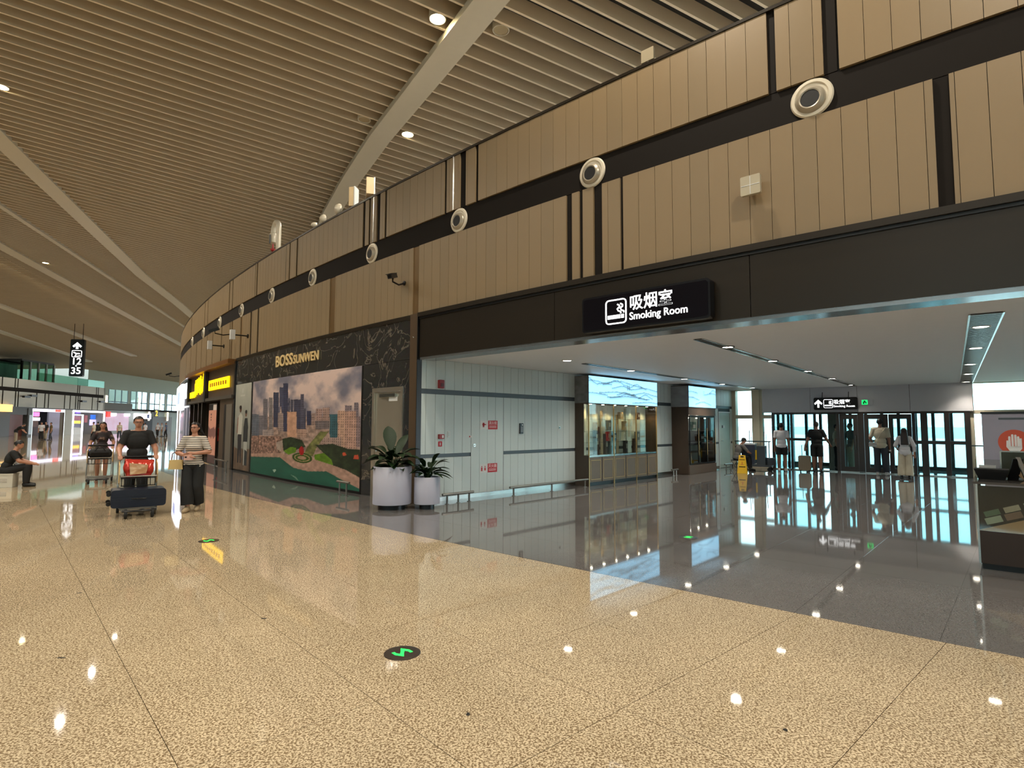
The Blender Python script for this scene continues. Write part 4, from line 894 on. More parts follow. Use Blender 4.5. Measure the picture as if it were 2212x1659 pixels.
# ---- lit display cabinets
M_wood = mat('cabinet_brown', (.30, .235, .185), .4, var=.12, scale=5); M_gold2 = mat('cabinet_gold', (.76, .62, .40), .3, .6); M_cabin = mat('cabinet_inside', (.28, .22, .18), .5)
M_cglass = glass('cabinet_glass', (.95, .96, .95), .12)
def paint_mtn(seed, dens):
    def f(U, V):
        C = np.ones(U.shape + (3,)) * np.array([.52, .74, .86]); r = np.random.default_rng(seed)
        for k in range(dens):
            cx_, b_, w_, h_ = r.random(), r.uniform(.08, .75), r.uniform(.05, .22), r.uniform(.06, .22)
            rid = b_ + h_ * np.exp(-((U - cx_) / w_) ** 2) * (.7 + .6 * vnoise(U, V * 0, 18, 2, k + seed, 3)); d = rid - V
            kk = (d > 0) & (d < .12) & (np.abs(U - cx_) < w_ * 1.6); C[kk] *= (1 - .55 * np.exp(-d[kk] / .035))[..., None]
        for cx_ in (.53, .56): k = (np.abs(U - cx_) < .006) & (V > .55) & (V < .85) & (np.sin(V * 120) > 0); C[k] *= .6
        return C
    return f
M_lb = vcol_mat('lightbox_print', .4, 2.3); M_lbs = vcol_mat('lightbox_side_print', .5, 0.0)
# cabinet 1
c0 = atz(1273, 1051, 0); c1 = atz(1420, 1032, 0); dd = (c1 - c0); L1 = dd.length; CROT = math.atan2(dd.y, dd.x)
cb = thing('display_cabinet', 'large brown glass display cabinet under a glowing mountain lightbox', 'cabinet', c0, CROT)
D1_ = .48; ZL = 2.16; ZG = .80
MB().box(0, L1, D1_ - .02, D1_, .1, ZL).build('back_panel', mat('cabinet_back', (.40, .31, .25), .5, var=.2, scale=4), cb)
MB().box(-.02, 0, .16, D1_, 0, ZL).box(L1, L1 + .02, 0, D1_, 0, ZL).build('side_panel', M_wood, cb); MB().box(-.02, 0, 0, .16, 0, ZG).build('side_panel', M_wood, cb)
MB().box(0, L1, 0, D1_, ZG - .05, ZG).build('shelf_base', M_steel, cb); MB().box(0, L1, .05, D1_, .0, .10).build('plinth', M_black, cb)
MB().box(-.02, L1 + .02, -.01, D1_, ZL, 2.90).build('header_box', M_wood, cb)
MB().box(-.012, -.006, .01, .16, ZG, ZL).build('side_pane', M_cglass, cb)
for i in range(3):
    a, e = L1 * i / 3, L1 * (i + 1) / 3
    MB().box(a - .012, a + .012, -.008, .02, .0, ZL).build('gold_post', M_gold2, cb)
    for j in range(2):
        x0, x1 = a + .02 + j * (e - a) / 2, a + (j + 1) * (e - a) / 2 - .012
        d = MB().box(x0, x1, 0, .02, .10, ZG - .06).build('door', mat('cabinet_door', (.44, .385, .32), .45, var=.08), cb)
        MB().box(x0 + .05, x1 - .05, -.006, 0, .16, .172).box(x0 + .05, x1 - .05, -.006, 0, ZG - .14, ZG - .128).box(x0 + .05, x0 + .062, -.006, 0, .16, ZG - .128).box(x1 - .062, x1 - .05, -.006, 0, .16, ZG - .128).build('gold_moulding', M_gold2, d)
        MB().box(x0 - .01, x1 + .01, .004, .010, ZG, ZL).build('pane', M_cglass, cb)
MB().box(L1 - .012, L1 + .012, -.008, .02, 0, ZL).build('gold_post', M_gold2, cb)
for z in (1.12, 1.42, 1.75): MB().box(.05, L1 - .02, .10, D1_ - .02, z, z + .012).build('glass_shelf', M_cglass, cb)
lb = print_mesh('lightbox', lambda u, v: (-.02 + (L1 + .04) * u, -.02, ZL + .02 + .72 * v), 200, 60, paint_mtn(5, 15), M_lb, cb)
print_mesh('side_print', lambda u, v: (-.026, D1_ - (D1_ + .01) * u, ZL + .02 + .72 * v), 40, 40, lambda U, V: paint_mtn(9, 5)(U, V) * .0 + np.array([.50, .50, .50]) * (.75 + .4 * vnoise(U, V, 2, 6, 4, 3))[..., None], M_lbs, cb)
for k in range(6):
    x = L1 * (k + .5) / 6; MB().lathe([(.035, ZL - .012), (.035, ZL - .002)], 14, c=(x, .16, 0)).build('cabinet_lamp', M_glow, cb)
    l = spot('cabinet_light', (0, 0, 0), 20.0, (1, .85, .6), 110, .03); l.parent = cb; l.location = (x, .16, ZL - .03)
R_ = random.Random(11)
cols = [((.86, .90, .88), 'pale'), ((.20, .20, .22), 'black'), ((.62, .12, .14), 'red'), ((.66, .60, .48), 'beige'), ((.42, .45, .46), 'grey'), ((.30, .22, .18), 'brown'), ((.75, .84, .85), 'light blue')]
spots_ = [(.12, .82, .16, 1.72, 0), (.40, .82, .22, 1.34, 0), (.75, .82, .16, .75, 5), (.98, .82, .10, 1.2, 3), (1.20, .82, .14, .55, 1), (1.42, .82, .18, .62, 4), (1.22, 1.14, .06, .26, 2), (1.30, 1.14, .06, .26, 3), (1.50, 1.14, .14, .22, 1), (1.22, 1.44, .16, .28, 4), (1.75, .82, .12, 1.1, 3), (2.02, 1.14, .07, .24, 0), (2.12, .82, .10, .35, 1), (2.12, 1.14, .06, .26, 2), (2.30, .82, .24, 1.30, 6), (2.05, 1.44, .12, .26, 3), (2.62, .82, .14, .40, 5), (.62, 1.14, .12, .26, 1), (.62, 1.44, .10, .22, 3), (2.75, 1.14, .14, .25, 4), (2.8, 1.76, .12, .2, 5), (1.85, 1.76, .14, .2, 3)]
NMS = ['in the left bay', 'left of the middle post', 'in the middle bay', 'in the right bay']
used = {}
for k, (x, z, w, h, ci) in enumerate(spots_):
    if x + w > L1 - .05: continue
    lv = 'standing on the base' if z < 1 else ('on the lower glass shelf' if z < 1.3 else ('on the middle glass shelf' if z < 1.6 else 'on the top glass shelf'))
    bay = 'left' if x < L1 / 3 else ('middle' if x < 2 * L1 / 3 else 'right')
    lab = '%s %s gift box %s of the %s cabinet bay' % ('tall' if h > .5 else 'small', cols[ci][1], lv, bay)
    used[lab] = used.get(lab, 0) + 1
    if used[lab] > 1: continue
    if h > .9: lab = '%s scroll display board %s of the %s cabinet bay' % (cols[ci][1], lv, bay)
    y = .30 if h > .5 else .22
    q = Matrix.Translation(c0) @ Matrix.Rotation(CROT, 4, 'Z') @ Vector((x, y, z + (.012 if z > 1 else -.02)))
    g = thing('gift_box' if h <= .9 else 'scroll_board', lab, 'box' if h <= .9 else 'display board', q, CROT, group='goods in the lit display cabinet')
    mm = mat('goods_' + cols[ci][1].replace(' ', '_'), cols[ci][0], .5, var=.1, scale=12)
    th_ = .10 if h <= .9 else .03
    MB().prism(rrect(w, h, .008), 0, th_, 'y').build('carton', mm, g); MB().box(w * .25, w * .75, -.002, 0, h * .35, h * .75).build('label', mat('goods_label', (.70, .72, .68), .5), g)
# cabinet 2
c0 = atz(1490, 1026, 0); c1 = atz(1548, 1018, 0); dd = (c1 - c0); L2 = dd.length; C2R = math.atan2(dd.y, dd.x)
cb = thing('display_fridge', 'narrower brown cabinet with black glass doors under a small lightbox', 'cabinet', c0, C2R); D2 = .85
MB().box(0, L2, .04, D2, 0, .30).box(0, L2, .04, D2, 1.93, 2.16).box(0, .06, .04, D2, .3, 1.93).box(L2 - .05, L2, .04, D2, .3, 1.93).box(.06, L2 - .05, D2 - .03, D2, .3, 1.93).build('body', M_wood, cb)
for z0, z1 in ((0, .30), (1.93, 2.16)): MB().box(0, L2, 0, .04, z0, z1).build('front_panel', mat('cabinet_front_brown', (.38, .32, .27), .45), cb)
MB().box(-.01, L2 + .01, -.01, D2, 2.16, 2.90).build('header_box', M_wood, cb)
MB().box(.06, L2 - .05, D2 - .05, D2 - .03, .3, 1.93).build('inner_back', M_dark, cb)
for i in range(3):
    a, e = .06 + (L2 - .11) * i / 3, .06 + (L2 - .11) * (i + 1) / 3; d = MB().box(a + .004, a + .03, -.004, .03, .32, 1.92).box(e - .03, e - .004, -.004, .03, .32, 1.92).box(a + .03, e - .03, -.004, .03, .32, .36).box(a + .03, e - .03, -.004, .03, 1.86, 1.92).build('door', M_black, cb)
    MB().box(a + .03, e - .03, .01, .016, .36, 1.86).build('pane', M_cglass, d); MB().tube([(e - .04, -.02, .6), (e - .04, -.02, 1.5)], .008, 6).build('pull_handle', M_gold2, d)
    MB().lathe([(.05, 1.83), (.05, 1.85)], 12, c=((a + e) / 2, .2, 0)).build('cabinet_lamp', M_glow, cb)
for z in (.7, 1.05, 1.4): MB().box(.06, L2 - .05, .06, D2 - .06, z, z + .015).build('shelf', M_frame, cb)
print_mesh('lightbox', lambda u, v: (-.005 + (L2 + .01) * u, -.02, 2.20 + .68 * v), 70, 40, paint_mtn(13, 5), M_lb, cb)
print_mesh('side_print', lambda u, v: (-.016, D2 - (D2 + .005) * u, 2.20 + .68 * v), 30, 30, lambda U, V: np.ones(U.shape + (3,)) * np.array([.62, .64, .66]) * (.85 + .2 * vnoise(U, V, 3, 5, 6, 3))[..., None], M_lbs, cb)
def goods(name, x, z, w, h, col, lab, round_=False, cat='box'):
    q = Matrix.Translation(c0) @ Matrix.Rotation(C2R, 4, 'Z') @ Vector((x, .25, z)); g = thing(name, lab, cat, q, C2R)
    m = mat('goods_' + name, col, .5, var=.15, scale=15)
    if round_: MB().lathe([(w / 2, 0), (w / 2, h * .8), (w * .3, h)], 16).build('body', m, g, smooth=True); MB().lathe([(w * .3, h), (w * .3, h + .02)], 12).build('lid', M_white, g)
    else: MB().box(-w / 2, w / 2, 0, .2, 0, h).build('body', m, g); MB().box(-w * .3, w * .3, -.003, 0, h * .3, h * .7).build('label', M_white, g)
goods('white_jar', .34, .30, .30, .36, (.62, .64, .66), 'fat white jar at the bottom left of the black glass fridge', True, 'jar')
goods('yellow_bread_tray', 1.0, .30, .5, .12, (.72, .52, .10), 'golden yellow tray at the bottom of the middle fridge door', False, 'tray')
goods('notice_card', .36, 1.415, .36, .36, (.80, .84, .86), 'white notice card in the upper left fridge door', False, 'card')
goods('flower_box', .92, 1.415, .32, .30, (.40, .52, .50), 'blue green box on the top shelf of the middle fridge door')
goods('brown_carton', 1.55, 1.065, .34, .22, (.34, .26, .18), 'brown carton on the middle shelf of the right fridge door')
# ---- smoking sign and exit sign hanging below the bulkhead
l, z = fpix(1804, 872, -.3); p = F0 + FD * l - FN * .30 + Vector((0, 0, z - .21)); sw = fpix(1852, 872, -.3)[0] - fpix(1757, 872, -.3)[0]
sg = thing('small_smoking_sign', 'small black hanging sign with arrow and cigarette symbol above the booth doors', 'sign', p, FROT)
MB().prism(rrect(sw, .43, .05, -sw / 2, 0), 0, .08, 'y').build('sign_box', M_signblack, sg); MB().tube([(-sw * .3, .04, .43), (-sw * .3, .10, .62)], .012).tube([(sw * .3, .04, .43), (sw * .3, .10, .62)], .012).build('hanger', M_black, sg)
MB().prism([(-.80 * sw / 1.6 + x, q) for x, q in ((.12, .08), (.18, .08), (.18, .24), (.25, .18), (.28, .23), (.15, .36), (.02, .23), (.05, .18), (.12, .24))], -.006, 0, 'y').build('arrow', M_signw, sg)
pict_cig(MB(), -.42 * sw / 1.6, .07, .28, .29, -.004).build('pictogram', M_signw, sg)
t = text_mb('吸烟室', .17, .006, 1, .0012); t.v = [(x - .06 * sw / 1.6, y - .004, q + .21) for x, y, q in t.v]; t.build('lettering', M_signw, sg)
t = text_mb('Smoking Room', .105, .006, 1, .0008); t.v = [(x - .06 * sw / 1.6, y - .004, q + .09) for x, y, q in t.v]; t.build('lettering', M_signw, sg)
l, z = fpix(1868, 869, -.18); t = thing('exit_sign', 'small green lit exit pictogram plate on the bulkhead', 'sign', F0 + FD * l - FN * .17 + Vector((0, 0, z)), FROT)
MB().box(-.22, .24, -.025, 0, -.085, .085).build('plate', M_bulk, t); MB().box(-.085, .085, -.03, -.025, -.08, .08).build('lit_panel', mat('exit_green', (.10, .85, .42), .4, emit=1.6, var=0), t)
MB().box(-.03, .02, -.033, -.03, .02, .06).box(-.05, .05, -.033, -.03, -.01, .02).box(-.05, -.01, -.033, -.03, -.06, -.01).box(.02, .05, -.033, -.03, -.05, -.01).build('pictogram', mat('exit_dark', (.02, .35, .15), .5), t)
# ---- counter at the right edge
CK = atz(2116, 1229, 0); CAZ = math.radians(41); cd = Vector((math.cos(CAZ), -math.sin(CAZ), 0)); CTR = math.atan2(cd.y, cd.x)
ct = thing('display_counter', 'brown and glass display counter cut off by the right edge of the photo', 'counter', CK, CTR); CL = 3.2; CD = 1.0
MB().box(.03, CL, .05, CD - .03, 0, .07).build('plinth', M_black, ct)
MB().box(0, CL, 0, CD, .07, .43).build('lower_panel', mat('counter_wood', (.185, .125, .085), .4, var=.12, scale=3), ct)
MB().prism([(0, .43), (CL, .43), (CL, .92)] + [(1.2, .92), (0, .43)][:0] + [(1.3, .92)], .012, .02, 'y').build('beige_panel', mat('counter_beige', (.68, .55, .40), .5), ct)
br = None; M_br = [mat('brochure_%d' % k, c, .5, var=.2, scale=20) for k, c in enumerate(((.62, .66, .58), (.50, .40, .34), (.36, .44, .36), (.66, .62, .54)))]
for k in range(7):
    x = .10 + k * .17; z = .47 + k * .062; M = Matrix.Translation((x, .009, z)) @ Matrix.Rotation(-.36, 4, 'Y'); MB().box(0, .15, -.004, 0, .03, .10).xf(M).build('brochure', M_br[k % 4], ct); MB().box(.02, .16, -.004, 0, .11, .17).xf(M).build('brochure', M_br[(k + 2) % 4], ct)
MB().box(.02, CL, .022, .03, .43, .93).build('dark_backing', mat('counter_dark', (.13, .11, .085), .4), ct)
MB().box(0, CL, -.004, .002, .43, .95).build('front_pane', M_cglass, ct)
MB().box(0, .02, -.006, .02, .07, .95).box(0, .02, CD - .02, CD, .07, .95).build('corner_post', M_steel, ct)
MB().box(-.004, .002, .02, CD - .02, .43, .95).build('side_pane', mat('counter_side', (.55, .60, .62), .08, .6), ct)
MB().box(-.03, CL, -.03, CD, .95, .975).build('counter_top', mat('counter_top', (.30, .29, .28), .05, .1), ct)
def onct(x, y): return Matrix.Translation(CK) @ Matrix.Rotation(CTR, 4, 'Z') @ Vector((x, y, .975))
t = thing('tissue_tray', 'black open tray on the left corner of the counter', 'tray', onct(.14, .52), CTR); MB().add([(-.12, -.1, 0), (.12, -.1, 0), (.12, .1, 0), (-.12, .1, 0), (-.16, -.13, .12), (.16, -.13, .12), (.16, .13, .12), (-.16, .13, .12)], [(3, 2, 1, 0), (0, 1, 5, 4), (1, 2, 6, 5), (2, 3, 7, 6), (3, 0, 4, 7)]).build('basin', M_black, t); MB().box(-.13, .13, -.1, .1, .09, .10).build('contents', M_band, t)
t = thing('acrylic_holder', 'clear acrylic leaflet holder behind the black tray', 'holder', onct(.10, .75), CTR); MB().box(-.12, .12, 0, .005, 0, .22).box(-.12, .12, -.06, -.055, 0, .12).box(-.12, .12, -.06, 0, 0, .005).build('plastic', M_cglass, t); MB().box(-.08, .08, -.02, -.015, .006, .15).build('leaflet', M_white, t)
def easel(x, y, rot, label):
    t = thing('tablet_easel', label, 'stand', onct(x, y), CTR + rot, group='angled steel stands on the counter')
    MB().hexa([(-.02, -.12, 0), (.02, -.12, 0), (.02, -.10, 0), (-.02, -.10, 0), (-.02, .03, .27), (.02, .03, .27), (.02, .05, .27), (-.02, .05, .27)]).build('front_leg', M_steel, t)
    MB().hexa([(-.05, .14, 0), (.05, .14, 0), (.05, .16, 0), (-.05, .16, 0), (-.05, .03, .25), (.05, .03, .25), (.05, .05, .25), (-.05, .05, .25)]).build('rear_leg', M_black, t)
easel(.40, .40, .5, 'angled steel and black stand nearest the black tray'); easel(.58, .36, -.9, 'angled steel and black stand right of the other one')
t = thing('framed_picture', 'dark framed picture standing upright on the counter', 'picture', onct(.52, .72), CTR); MB().box(-.30, .30, 0, .02, 0, .33).build('frame', M_steel, t); MB().box(-.285, .285, -.004, 0, .015, .315).build('picture', mat('picture_dark', (.22, .23, .16), .3, var=.5, scale=8), t)
t = thing('wooden_disc_stand', 'round pale wooden disc leaning between the stands', 'stand', onct(.47, .52), CTR); MB().lathe([(.10, 0), (.10, .02)], 24, axis='y', c=(0, 0, .1)).build('disc', mat('pale_wood', (.60, .48, .34), .5), t); MB().box(-.05, .05, .02, .07, 0, .02).build('foot', M_black, t)
# ---- no-entry hand banner
p = atz(2195, 1030, 0); p = atY(2194, 1000, 8.6); p.z = 0
bn = thing('hand_banner', 'grey stand banner with white open hand in an orange disc', 'banner', p, math.radians(-46))
bw = .74
MB().box(-bw / 2, bw / 2, 0, .012, .12, 1.80).build('panel', mat('banner_grey', (.56, .55, .60), .6), bn); MB().box(-bw / 2 - .01, bw / 2 + .01, -.06, .06, 0, .08).tube([(0, .05, 0), (0, .05, 1.78)], .012).build('base', M_black, bn); MB().box(-bw / 2 - .01, bw / 2 + .01, -.01, .02, 1.79, 1.82).build('top_rail', M_black, bn)
MB().lathe([(.19, -.004), (.19, 0)], 40, axis='y', c=(.0, 0, 1.36)).build('disc', mat('banner_orange', (.73, .30, .20), .5), bn)
hd = MB().prism([(-.075, 1.26), (-.05, 1.215), (.0, 1.20), (.05, 1.215), (.085, 1.27), (.085, 1.42), (.06, 1.42), (.055, 1.30), (-.06, 1.30), (-.065, 1.385), (-.09, 1.385), (-.095, 1.29)], -.007, -.004, 'y')
for k, tp in ((-.055, 1.45), (-.02, 1.48), (.015, 1.475), (.045, 1.45)): hd.prism(rrect(.026, tp - 1.28, .012, k - .013, 1.28), -.007, -.004, 'y')
hd.build('open_hand', M_white, bn); MB().box(-.17, .17, -.003, 0, 1.70, 1.73).build('text_line', M_graydark, bn); MB().box(-.14, .14, -.003, 0, 1.085, 1.11).box(-.11, .11, -.003, 0, 1.04, 1.055).build('text_line', M_graydark, bn)
# ================================================================== PEOPLE
def remesh(mb, voxel, smooth=5):
    me = mb.mesh('tmp', M_white); o = bpy.data.objects.new('tmp', me); COL.objects.link(o)
    r = o.modifiers.new('r', 'REMESH'); r.mode = 'VOXEL'; r.voxel_size = voxel
    s = o.modifiers.new('s', 'SMOOTH'); s.factor = .5; s.iterations = smooth
    bpy.context.view_layer.update(); dg = bpy.context.evaluated_depsgraph_get(); ev = o.evaluated_get(dg); m2 = ev.to_mesh()
    V = np.empty(len(m2.vertices) * 3); m2.vertices.foreach_get('co', V); V = V.reshape(-1, 3).copy()
    Fs = [tuple(p.vertices) for p in m2.polygons]; ev.to_mesh_clear(); bpy.data.objects.remove(o); bpy.data.meshes.remove(me)
    return V, Fs
def mk(name, V, Fs, m, parent):
    me = bpy.data.meshes.new(name); me.from_pydata(V.tolist() if hasattr(V, 'tolist') else V, [], Fs); me.materials.append(m); me.polygons.foreach_set('use_smooth', [True] * len(me.polygons)); me.update()
    o = bpy.data.objects.new(name, me); COL.objects.link(o); o.parent = parent; return o
M_skin = mat('skin', (.70, .50, .40), .5, var=.05, scale=10); M_skin2 = mat('skin_tan', (.56, .38, .30), .5, var=.05, scale=10)
M_hair = mat('hair_black', (.075, .065, .065), .45, var=.2, scale=40); M_hairb = mat('hair_brown', (.15, .10, .085), .45, var=.2, scale=40)
def lerp(a, b, t): return Vector(a) * (1 - t) + Vector(b) * t
def pose_base(h, male=True):
    sw = .102 if male else .090; hp = .052 if male else .056
    J = dict(pelvis=(0, 0, .525), waist=(0, 0, .60), chest=(0, 0, .72), neck=(0, 0, .835), headb=(0, .008, .875), head=(0, .012, .935))
    for s, k in ((-1, 'L'), (1, 'R')):
        J['sh' + k] = (s * sw, 0, .805); J['el' + k] = (s * (sw + .025), -.012, .635); J['wr' + k] = (s * (sw + .03), .03, .49)
        J['hip' + k] = (s * hp, 0, .505); J['kn' + k] = (s * (hp + .004), .008, .275); J['an' + k] = (s * (hp + .006), -.005, .048); J['toe' + k] = (s * (hp + .018), .095, .018)
    return {k: Vector(v) * h for k, v in J.items()}
def person(label, loc, face, h, male=True, J=None, clothes=(), hair='short', skin=None, voxel=.011, fat=1.0, group=None, hands='relaxed', hairm=None, extra=None, name='person', root=None):
    """local +Y is the way the body faces; face = world heading (azimuth, degrees clockwise from +Y)"""
    skin = skin or M_skin; hairm = hairm or M_hair
    t = root or thing(name, label, 'person', loc, -math.radians(face), group=group)
    P = pose_base(h, male); P.update({k: Vector(v) * h for k, v in (J or {}).items()}); f = fat * h
    B = []                                            # (bone, a, b, ra, rb)
    def bone(n, a, b, ra, rb): B.append((n, Vector(a), Vector(b), ra, rb))
    mb = MB()
    ax = (P['shR'] - P['shL']); ax.z *= .5; ax = ax.normalized(); up = (P['neck'] - P['pelvis']).normalized(); fw = up.cross(ax).normalized() * 1.0
    if fw.dot(Vector((0, 1, 0))) < 0 and (J is None or 'flip' not in J): fw = -fw
    R3 = Matrix((ax, fw, up)).transposed()
    def el(c, r):
        q = MB().ell((0, 0, 0), r, 16, 10); mb.add([Vector(c) + R3 @ Vector(p) for p in q.v], q.f)
    pw = .088 if male else .094
    el(P['pelvis'] + up * .0 * h, (pw * f, .062 * f, .066 * h)); el(P['waist'], ((.080 if male else .070) * f, .056 * f, .085 * h)); el(P['chest'], ((.100 if male else .086) * f, .066 * f, .105 * h))
    el(lerp(P['chest'], P['neck'], .45), ((.098 if male else .083) * f, .056 * f, .06 * h))
    if not male: el(P['chest'] + fw * .045 * h + up * -.005 * h, (.068 * f, .035 * f, .035 * h))
    bone('torso', P['pelvis'], P['neck'] - up * .012 * h, .085 * f, .055 * f)
    bone('neck', P['neck'] - up * .004 * h, P['headb'], .036 * h, .030 * h); mb.cap(P['neck'] - up * .02 * h, P['headb'], .034 * h, .029 * h)
    hd = P['head']; hup = (P['head'] - P['headb']).normalized(); hf = (fw - hup * fw.dot(hup)).normalized(); hx = hf.cross(hup).normalized()
    if J and 'look' in J: hf = Vector(J['look']); hf = (hf - hup * hf.dot(hup)).normalized(); hx = hf.cross(hup).normalized()
    H3 = Matrix((hx, hf, hup)).transposed()
    def hel(c, r, n=14):
        q = MB().ell((0, 0, 0), r, n, 10); mb.add([hd + H3 @ (Vector(c) * h + Vector(p)) for p in q.v], q.f)
    hel((0, -.004, .012), (.044 * h, .053 * h, .050 * h)); hel((0, .012, -.022), (.036 * h, .040 * h, .040 * h)); hel((0, .028, -.045), (.020 * h, .018 * h, .016 * h))
    hel((0, .055, -.010), (.0075 * h, .010 * h, .012 * h)); hel((0, .051, .010), (.03 * h, .006 * h, .006 * h)); hel((0, .0485, -.034), (.014 * h, .006 * h, .005 * h))
    for s in (-1, 1): hel((s * .045, -.004, -.006), (.006 * h, .011 * h, .016 * h))
    bone('head', P['headb'] + hup * .03 * h, hd + hup * .03 * h, .05 * h, .05 * h)
    for k, s in (('L', -1), ('R', 1)):
        sh, e, w = P['sh' + k], P['el' + k], P['wr' + k]
        mb.cap(lerp(P['neck'], sh, .35) - up * .012 * h, sh, .034 * f, .036 * f); mb.cap(sh, e, .034 * f, .026 * f); mb.cap(e, w, .026 * f, .0175 * h)
        bone('uarm', sh, e, .034 * f, .026 * f); bone('farm', e, w, .026 * f, .0175 * h)
        d = (w - e).normalized(); hv = P.get('hd' + k, d * h) ; hv = hv.normalized(); pl = w + hv * .050 * h; nx = hv.cross(Vector((0, 0, 1)) if abs(hv.z) < .8 else Vector((0, 1, 0))).normalized()
        mb.cap(w, pl, .015 * h, .019 * h); mb.cap(pl - nx * .013 * h, pl + nx * .013 * h, .0115 * h, .0115 * h)
        cn = nx.cross(hv).normalized(); cn = cn if cn.dot(Vector((-s, 0, -.3))) > 0 else -cn
        for q, (o_, L_) in enumerate(((-.0185, .036), (-.0065, .043), (.006, .041), (.018, .033))):
            b0 = pl + nx * o_ * h + hv * .010 * h; cu = .35 if hands == 'relaxed' else 1.1
            b1 = b0 + (hv * math.cos(cu * .4) + cn * math.sin(cu * .4)) * L_ * .55 * h; b2 = b1 + (hv * math.cos(cu) + cn * math.sin(cu)) * L_ * .5 * h
            mb.cap(b0, b1, .0058 * h, .0055 * h, 8); mb.cap(b1, b2, .0055 * h, .0048 * h, 8)
        tb = w + hv * .022 * h - nx * s * .012 * h; t1 = tb + (hv * .6 - nx * s * .8).normalized() * .026 * h; mb.cap(tb, t1, .0075 * h, .0062 * h, 8); mb.cap(t1, t1 + (hv * .9 - nx * s * .25).normalized() * .022 * h, .0062 * h, .005 * h, 8)
        bone('hand', w, pl + hv * .05 * h, .0175 * h, .012 * h)
        hp, kn, an, to = P['hip' + k], P['kn' + k], P['an' + k], P['toe' + k]
        mb.cap(hp, kn, .054 * f, .036 * f); mb.cap(kn, lerp(kn, an, .35), .036 * f, .036 * f); mb.cap(lerp(kn, an, .3), an, .037 * f, .022 * h)
        bone('thigh', hp, kn, .054 * f, .036 * f); bone('shin', kn, an, .036 * f, .022 * h)
        fd = (to - an); fd.z = 0; fd.normalize(); heel = an - fd * .022 * h; heel.z = an.z - .026 * h
        mb.cap(an, heel, .022 * h, .022 * h); mb.cap(heel, lerp(heel, to, .55) + Vector((0, 0, .008 * h)), .022 * h, .024 * h); mb.cap(lerp(heel, to, .55) + Vector((0, 0, .003 * h)), to, .024 * h, .017 * h)
        bone('foot', an - Vector((0, 0, .01 * h)), to, .024 * h, .02 * h)
    V, Fs = remesh(mb, voxel); V[:, 2] -= min(0, V[:, 2].min()) if J is None or 'seated' not in J else 0
    body = mk('body', V, Fs, skin, t)
    # nearest bone for every vertex
    D = np.full(len(V), 1e9); bi = np.zeros(len(V), int); bt = np.zeros(len(V))
    for i, (n, a, b, ra, rb) in enumerate(B):
        a_ = np.array(a); d = np.array(b) - a_; L2 = d @ d; tt = (V - a_) @ d / L2; tc = np.clip(tt, 0, 1); ds = np.linalg.norm(V - a_ - tc[:, None] * d, axis=1) - (ra + (rb - ra) * tc)
        k = ds < D; D[k] = ds[k]; bi[k] = i; bt[k] = tt[k]
    names = np.array([B[i][0] for i in bi])
    N = np.empty(len(V) * 3); body.data.vertices.foreach_get('normal', N); N = N.reshape(-1, 3)
    FA = np.array(Fs) if all(len(q) == 4 for q in Fs) else None
    def extract(mask, off):
        Vn = V + N * (off if np.isscalar(off) else off[:, None]); idx = -np.ones(len(V), int); 
        sel = FA[mask[FA].all(1)]; u = np.unique(sel); idx[u] = np.arange(len(u)); return Vn[u], [tuple(r) for r in idx[sel].tolist()]
    zrel = V[:, 2] / h
    for c in clothes:
        kind, m = c[0], c[1]; o = dict(c[2]) if len(c) > 2 else {}
        if kind == 'shirt':
            mask = ((names == 'torso') & (bt > o.get('hem', -.12)) & (bt < 1.05)) | ((names == 'uarm') & (bt < o.get('sleeve', .62))) | ((names == 'farm') & (bt < o.get('cuff', -1))) | ((names == 'thigh') & (bt < o.get('tail', .04))) | ((names == 'neck') & (bt < .02))
            if o.get('sleeve', 0) >= 1: mask |= names == 'uarm'
            off = np.full(len(V), o.get('off', .010)); off[(names == 'uarm')] += .0 + .006 * np.clip(bt[names == 'uarm'], 0, 1) * o.get('loose', 1)
            off[(names == 'torso') & (bt < .35)] += .012 * o.get('loose', 1)
        elif kind == 'pants':
            mask = ((names == 'torso') & (bt < o.get('waist', .18))) | ((names == 'thigh') & (bt < o.get('leg', 2))) | ((names == 'shin') & (bt < o.get('shin', -1)))
            off = np.full(len(V), o.get('off', .010)); w = o.get('flare', .012)
            off[names == 'thigh'] += w * np.clip(bt[names == 'thigh'], 0, 1); off[names == 'shin'] += w * (1 + np.clip(bt[names == 'shin'], 0, 1))
        elif kind == 'shoes':
            mask = (names == 'foot') | ((names == 'shin') & (bt > .93)); off = .006
        elif kind == 'cap':
            mask = (names == 'head') & (((V - np.array(hd)) @ np.array(hup)) > .016 * h); off = .014
        else: continue
        if not np.isscalar(off) and FA is not None:
            for _ in range(14):
                acc = np.zeros(len(V)); cnt = np.zeros(len(V))
                for i_ in range(4):
                    np.add.at(acc, FA[:, i_], off[FA[:, (i_ + 1) % 4]] + off[FA[:, (i_ + 3) % 4]]); np.add.at(cnt, FA[:, i_], 2)
                off = .4 * off + .6 * acc / np.maximum(cnt, 1)
        v_, f_ = extract(mask, off)
        if len(f_): mk(kind if kind != 'pants' else o.get('name', 'trousers'), v_, f_, m, t)
    rel = (V - np.array(hd)); zu = rel @ np.array(hup) / h; yf = rel @ np.array(hf) / h
    if hair:
        lim = np.where(yf > .02, .030 + (yf - .02) * .2, np.where(yf > -.012, .006, -.034))
        mask = (names == 'head') & (zu > lim) if hair != 'buzz' else (names == 'head') & (zu > lim + .004)
        v_, f_ = extract(mask, .010 if hair in ('short', 'buzz') else .016); 
        if hair == 'buzz': pass
        if len(f_): mk('hair', v_, f_, hairm, t)
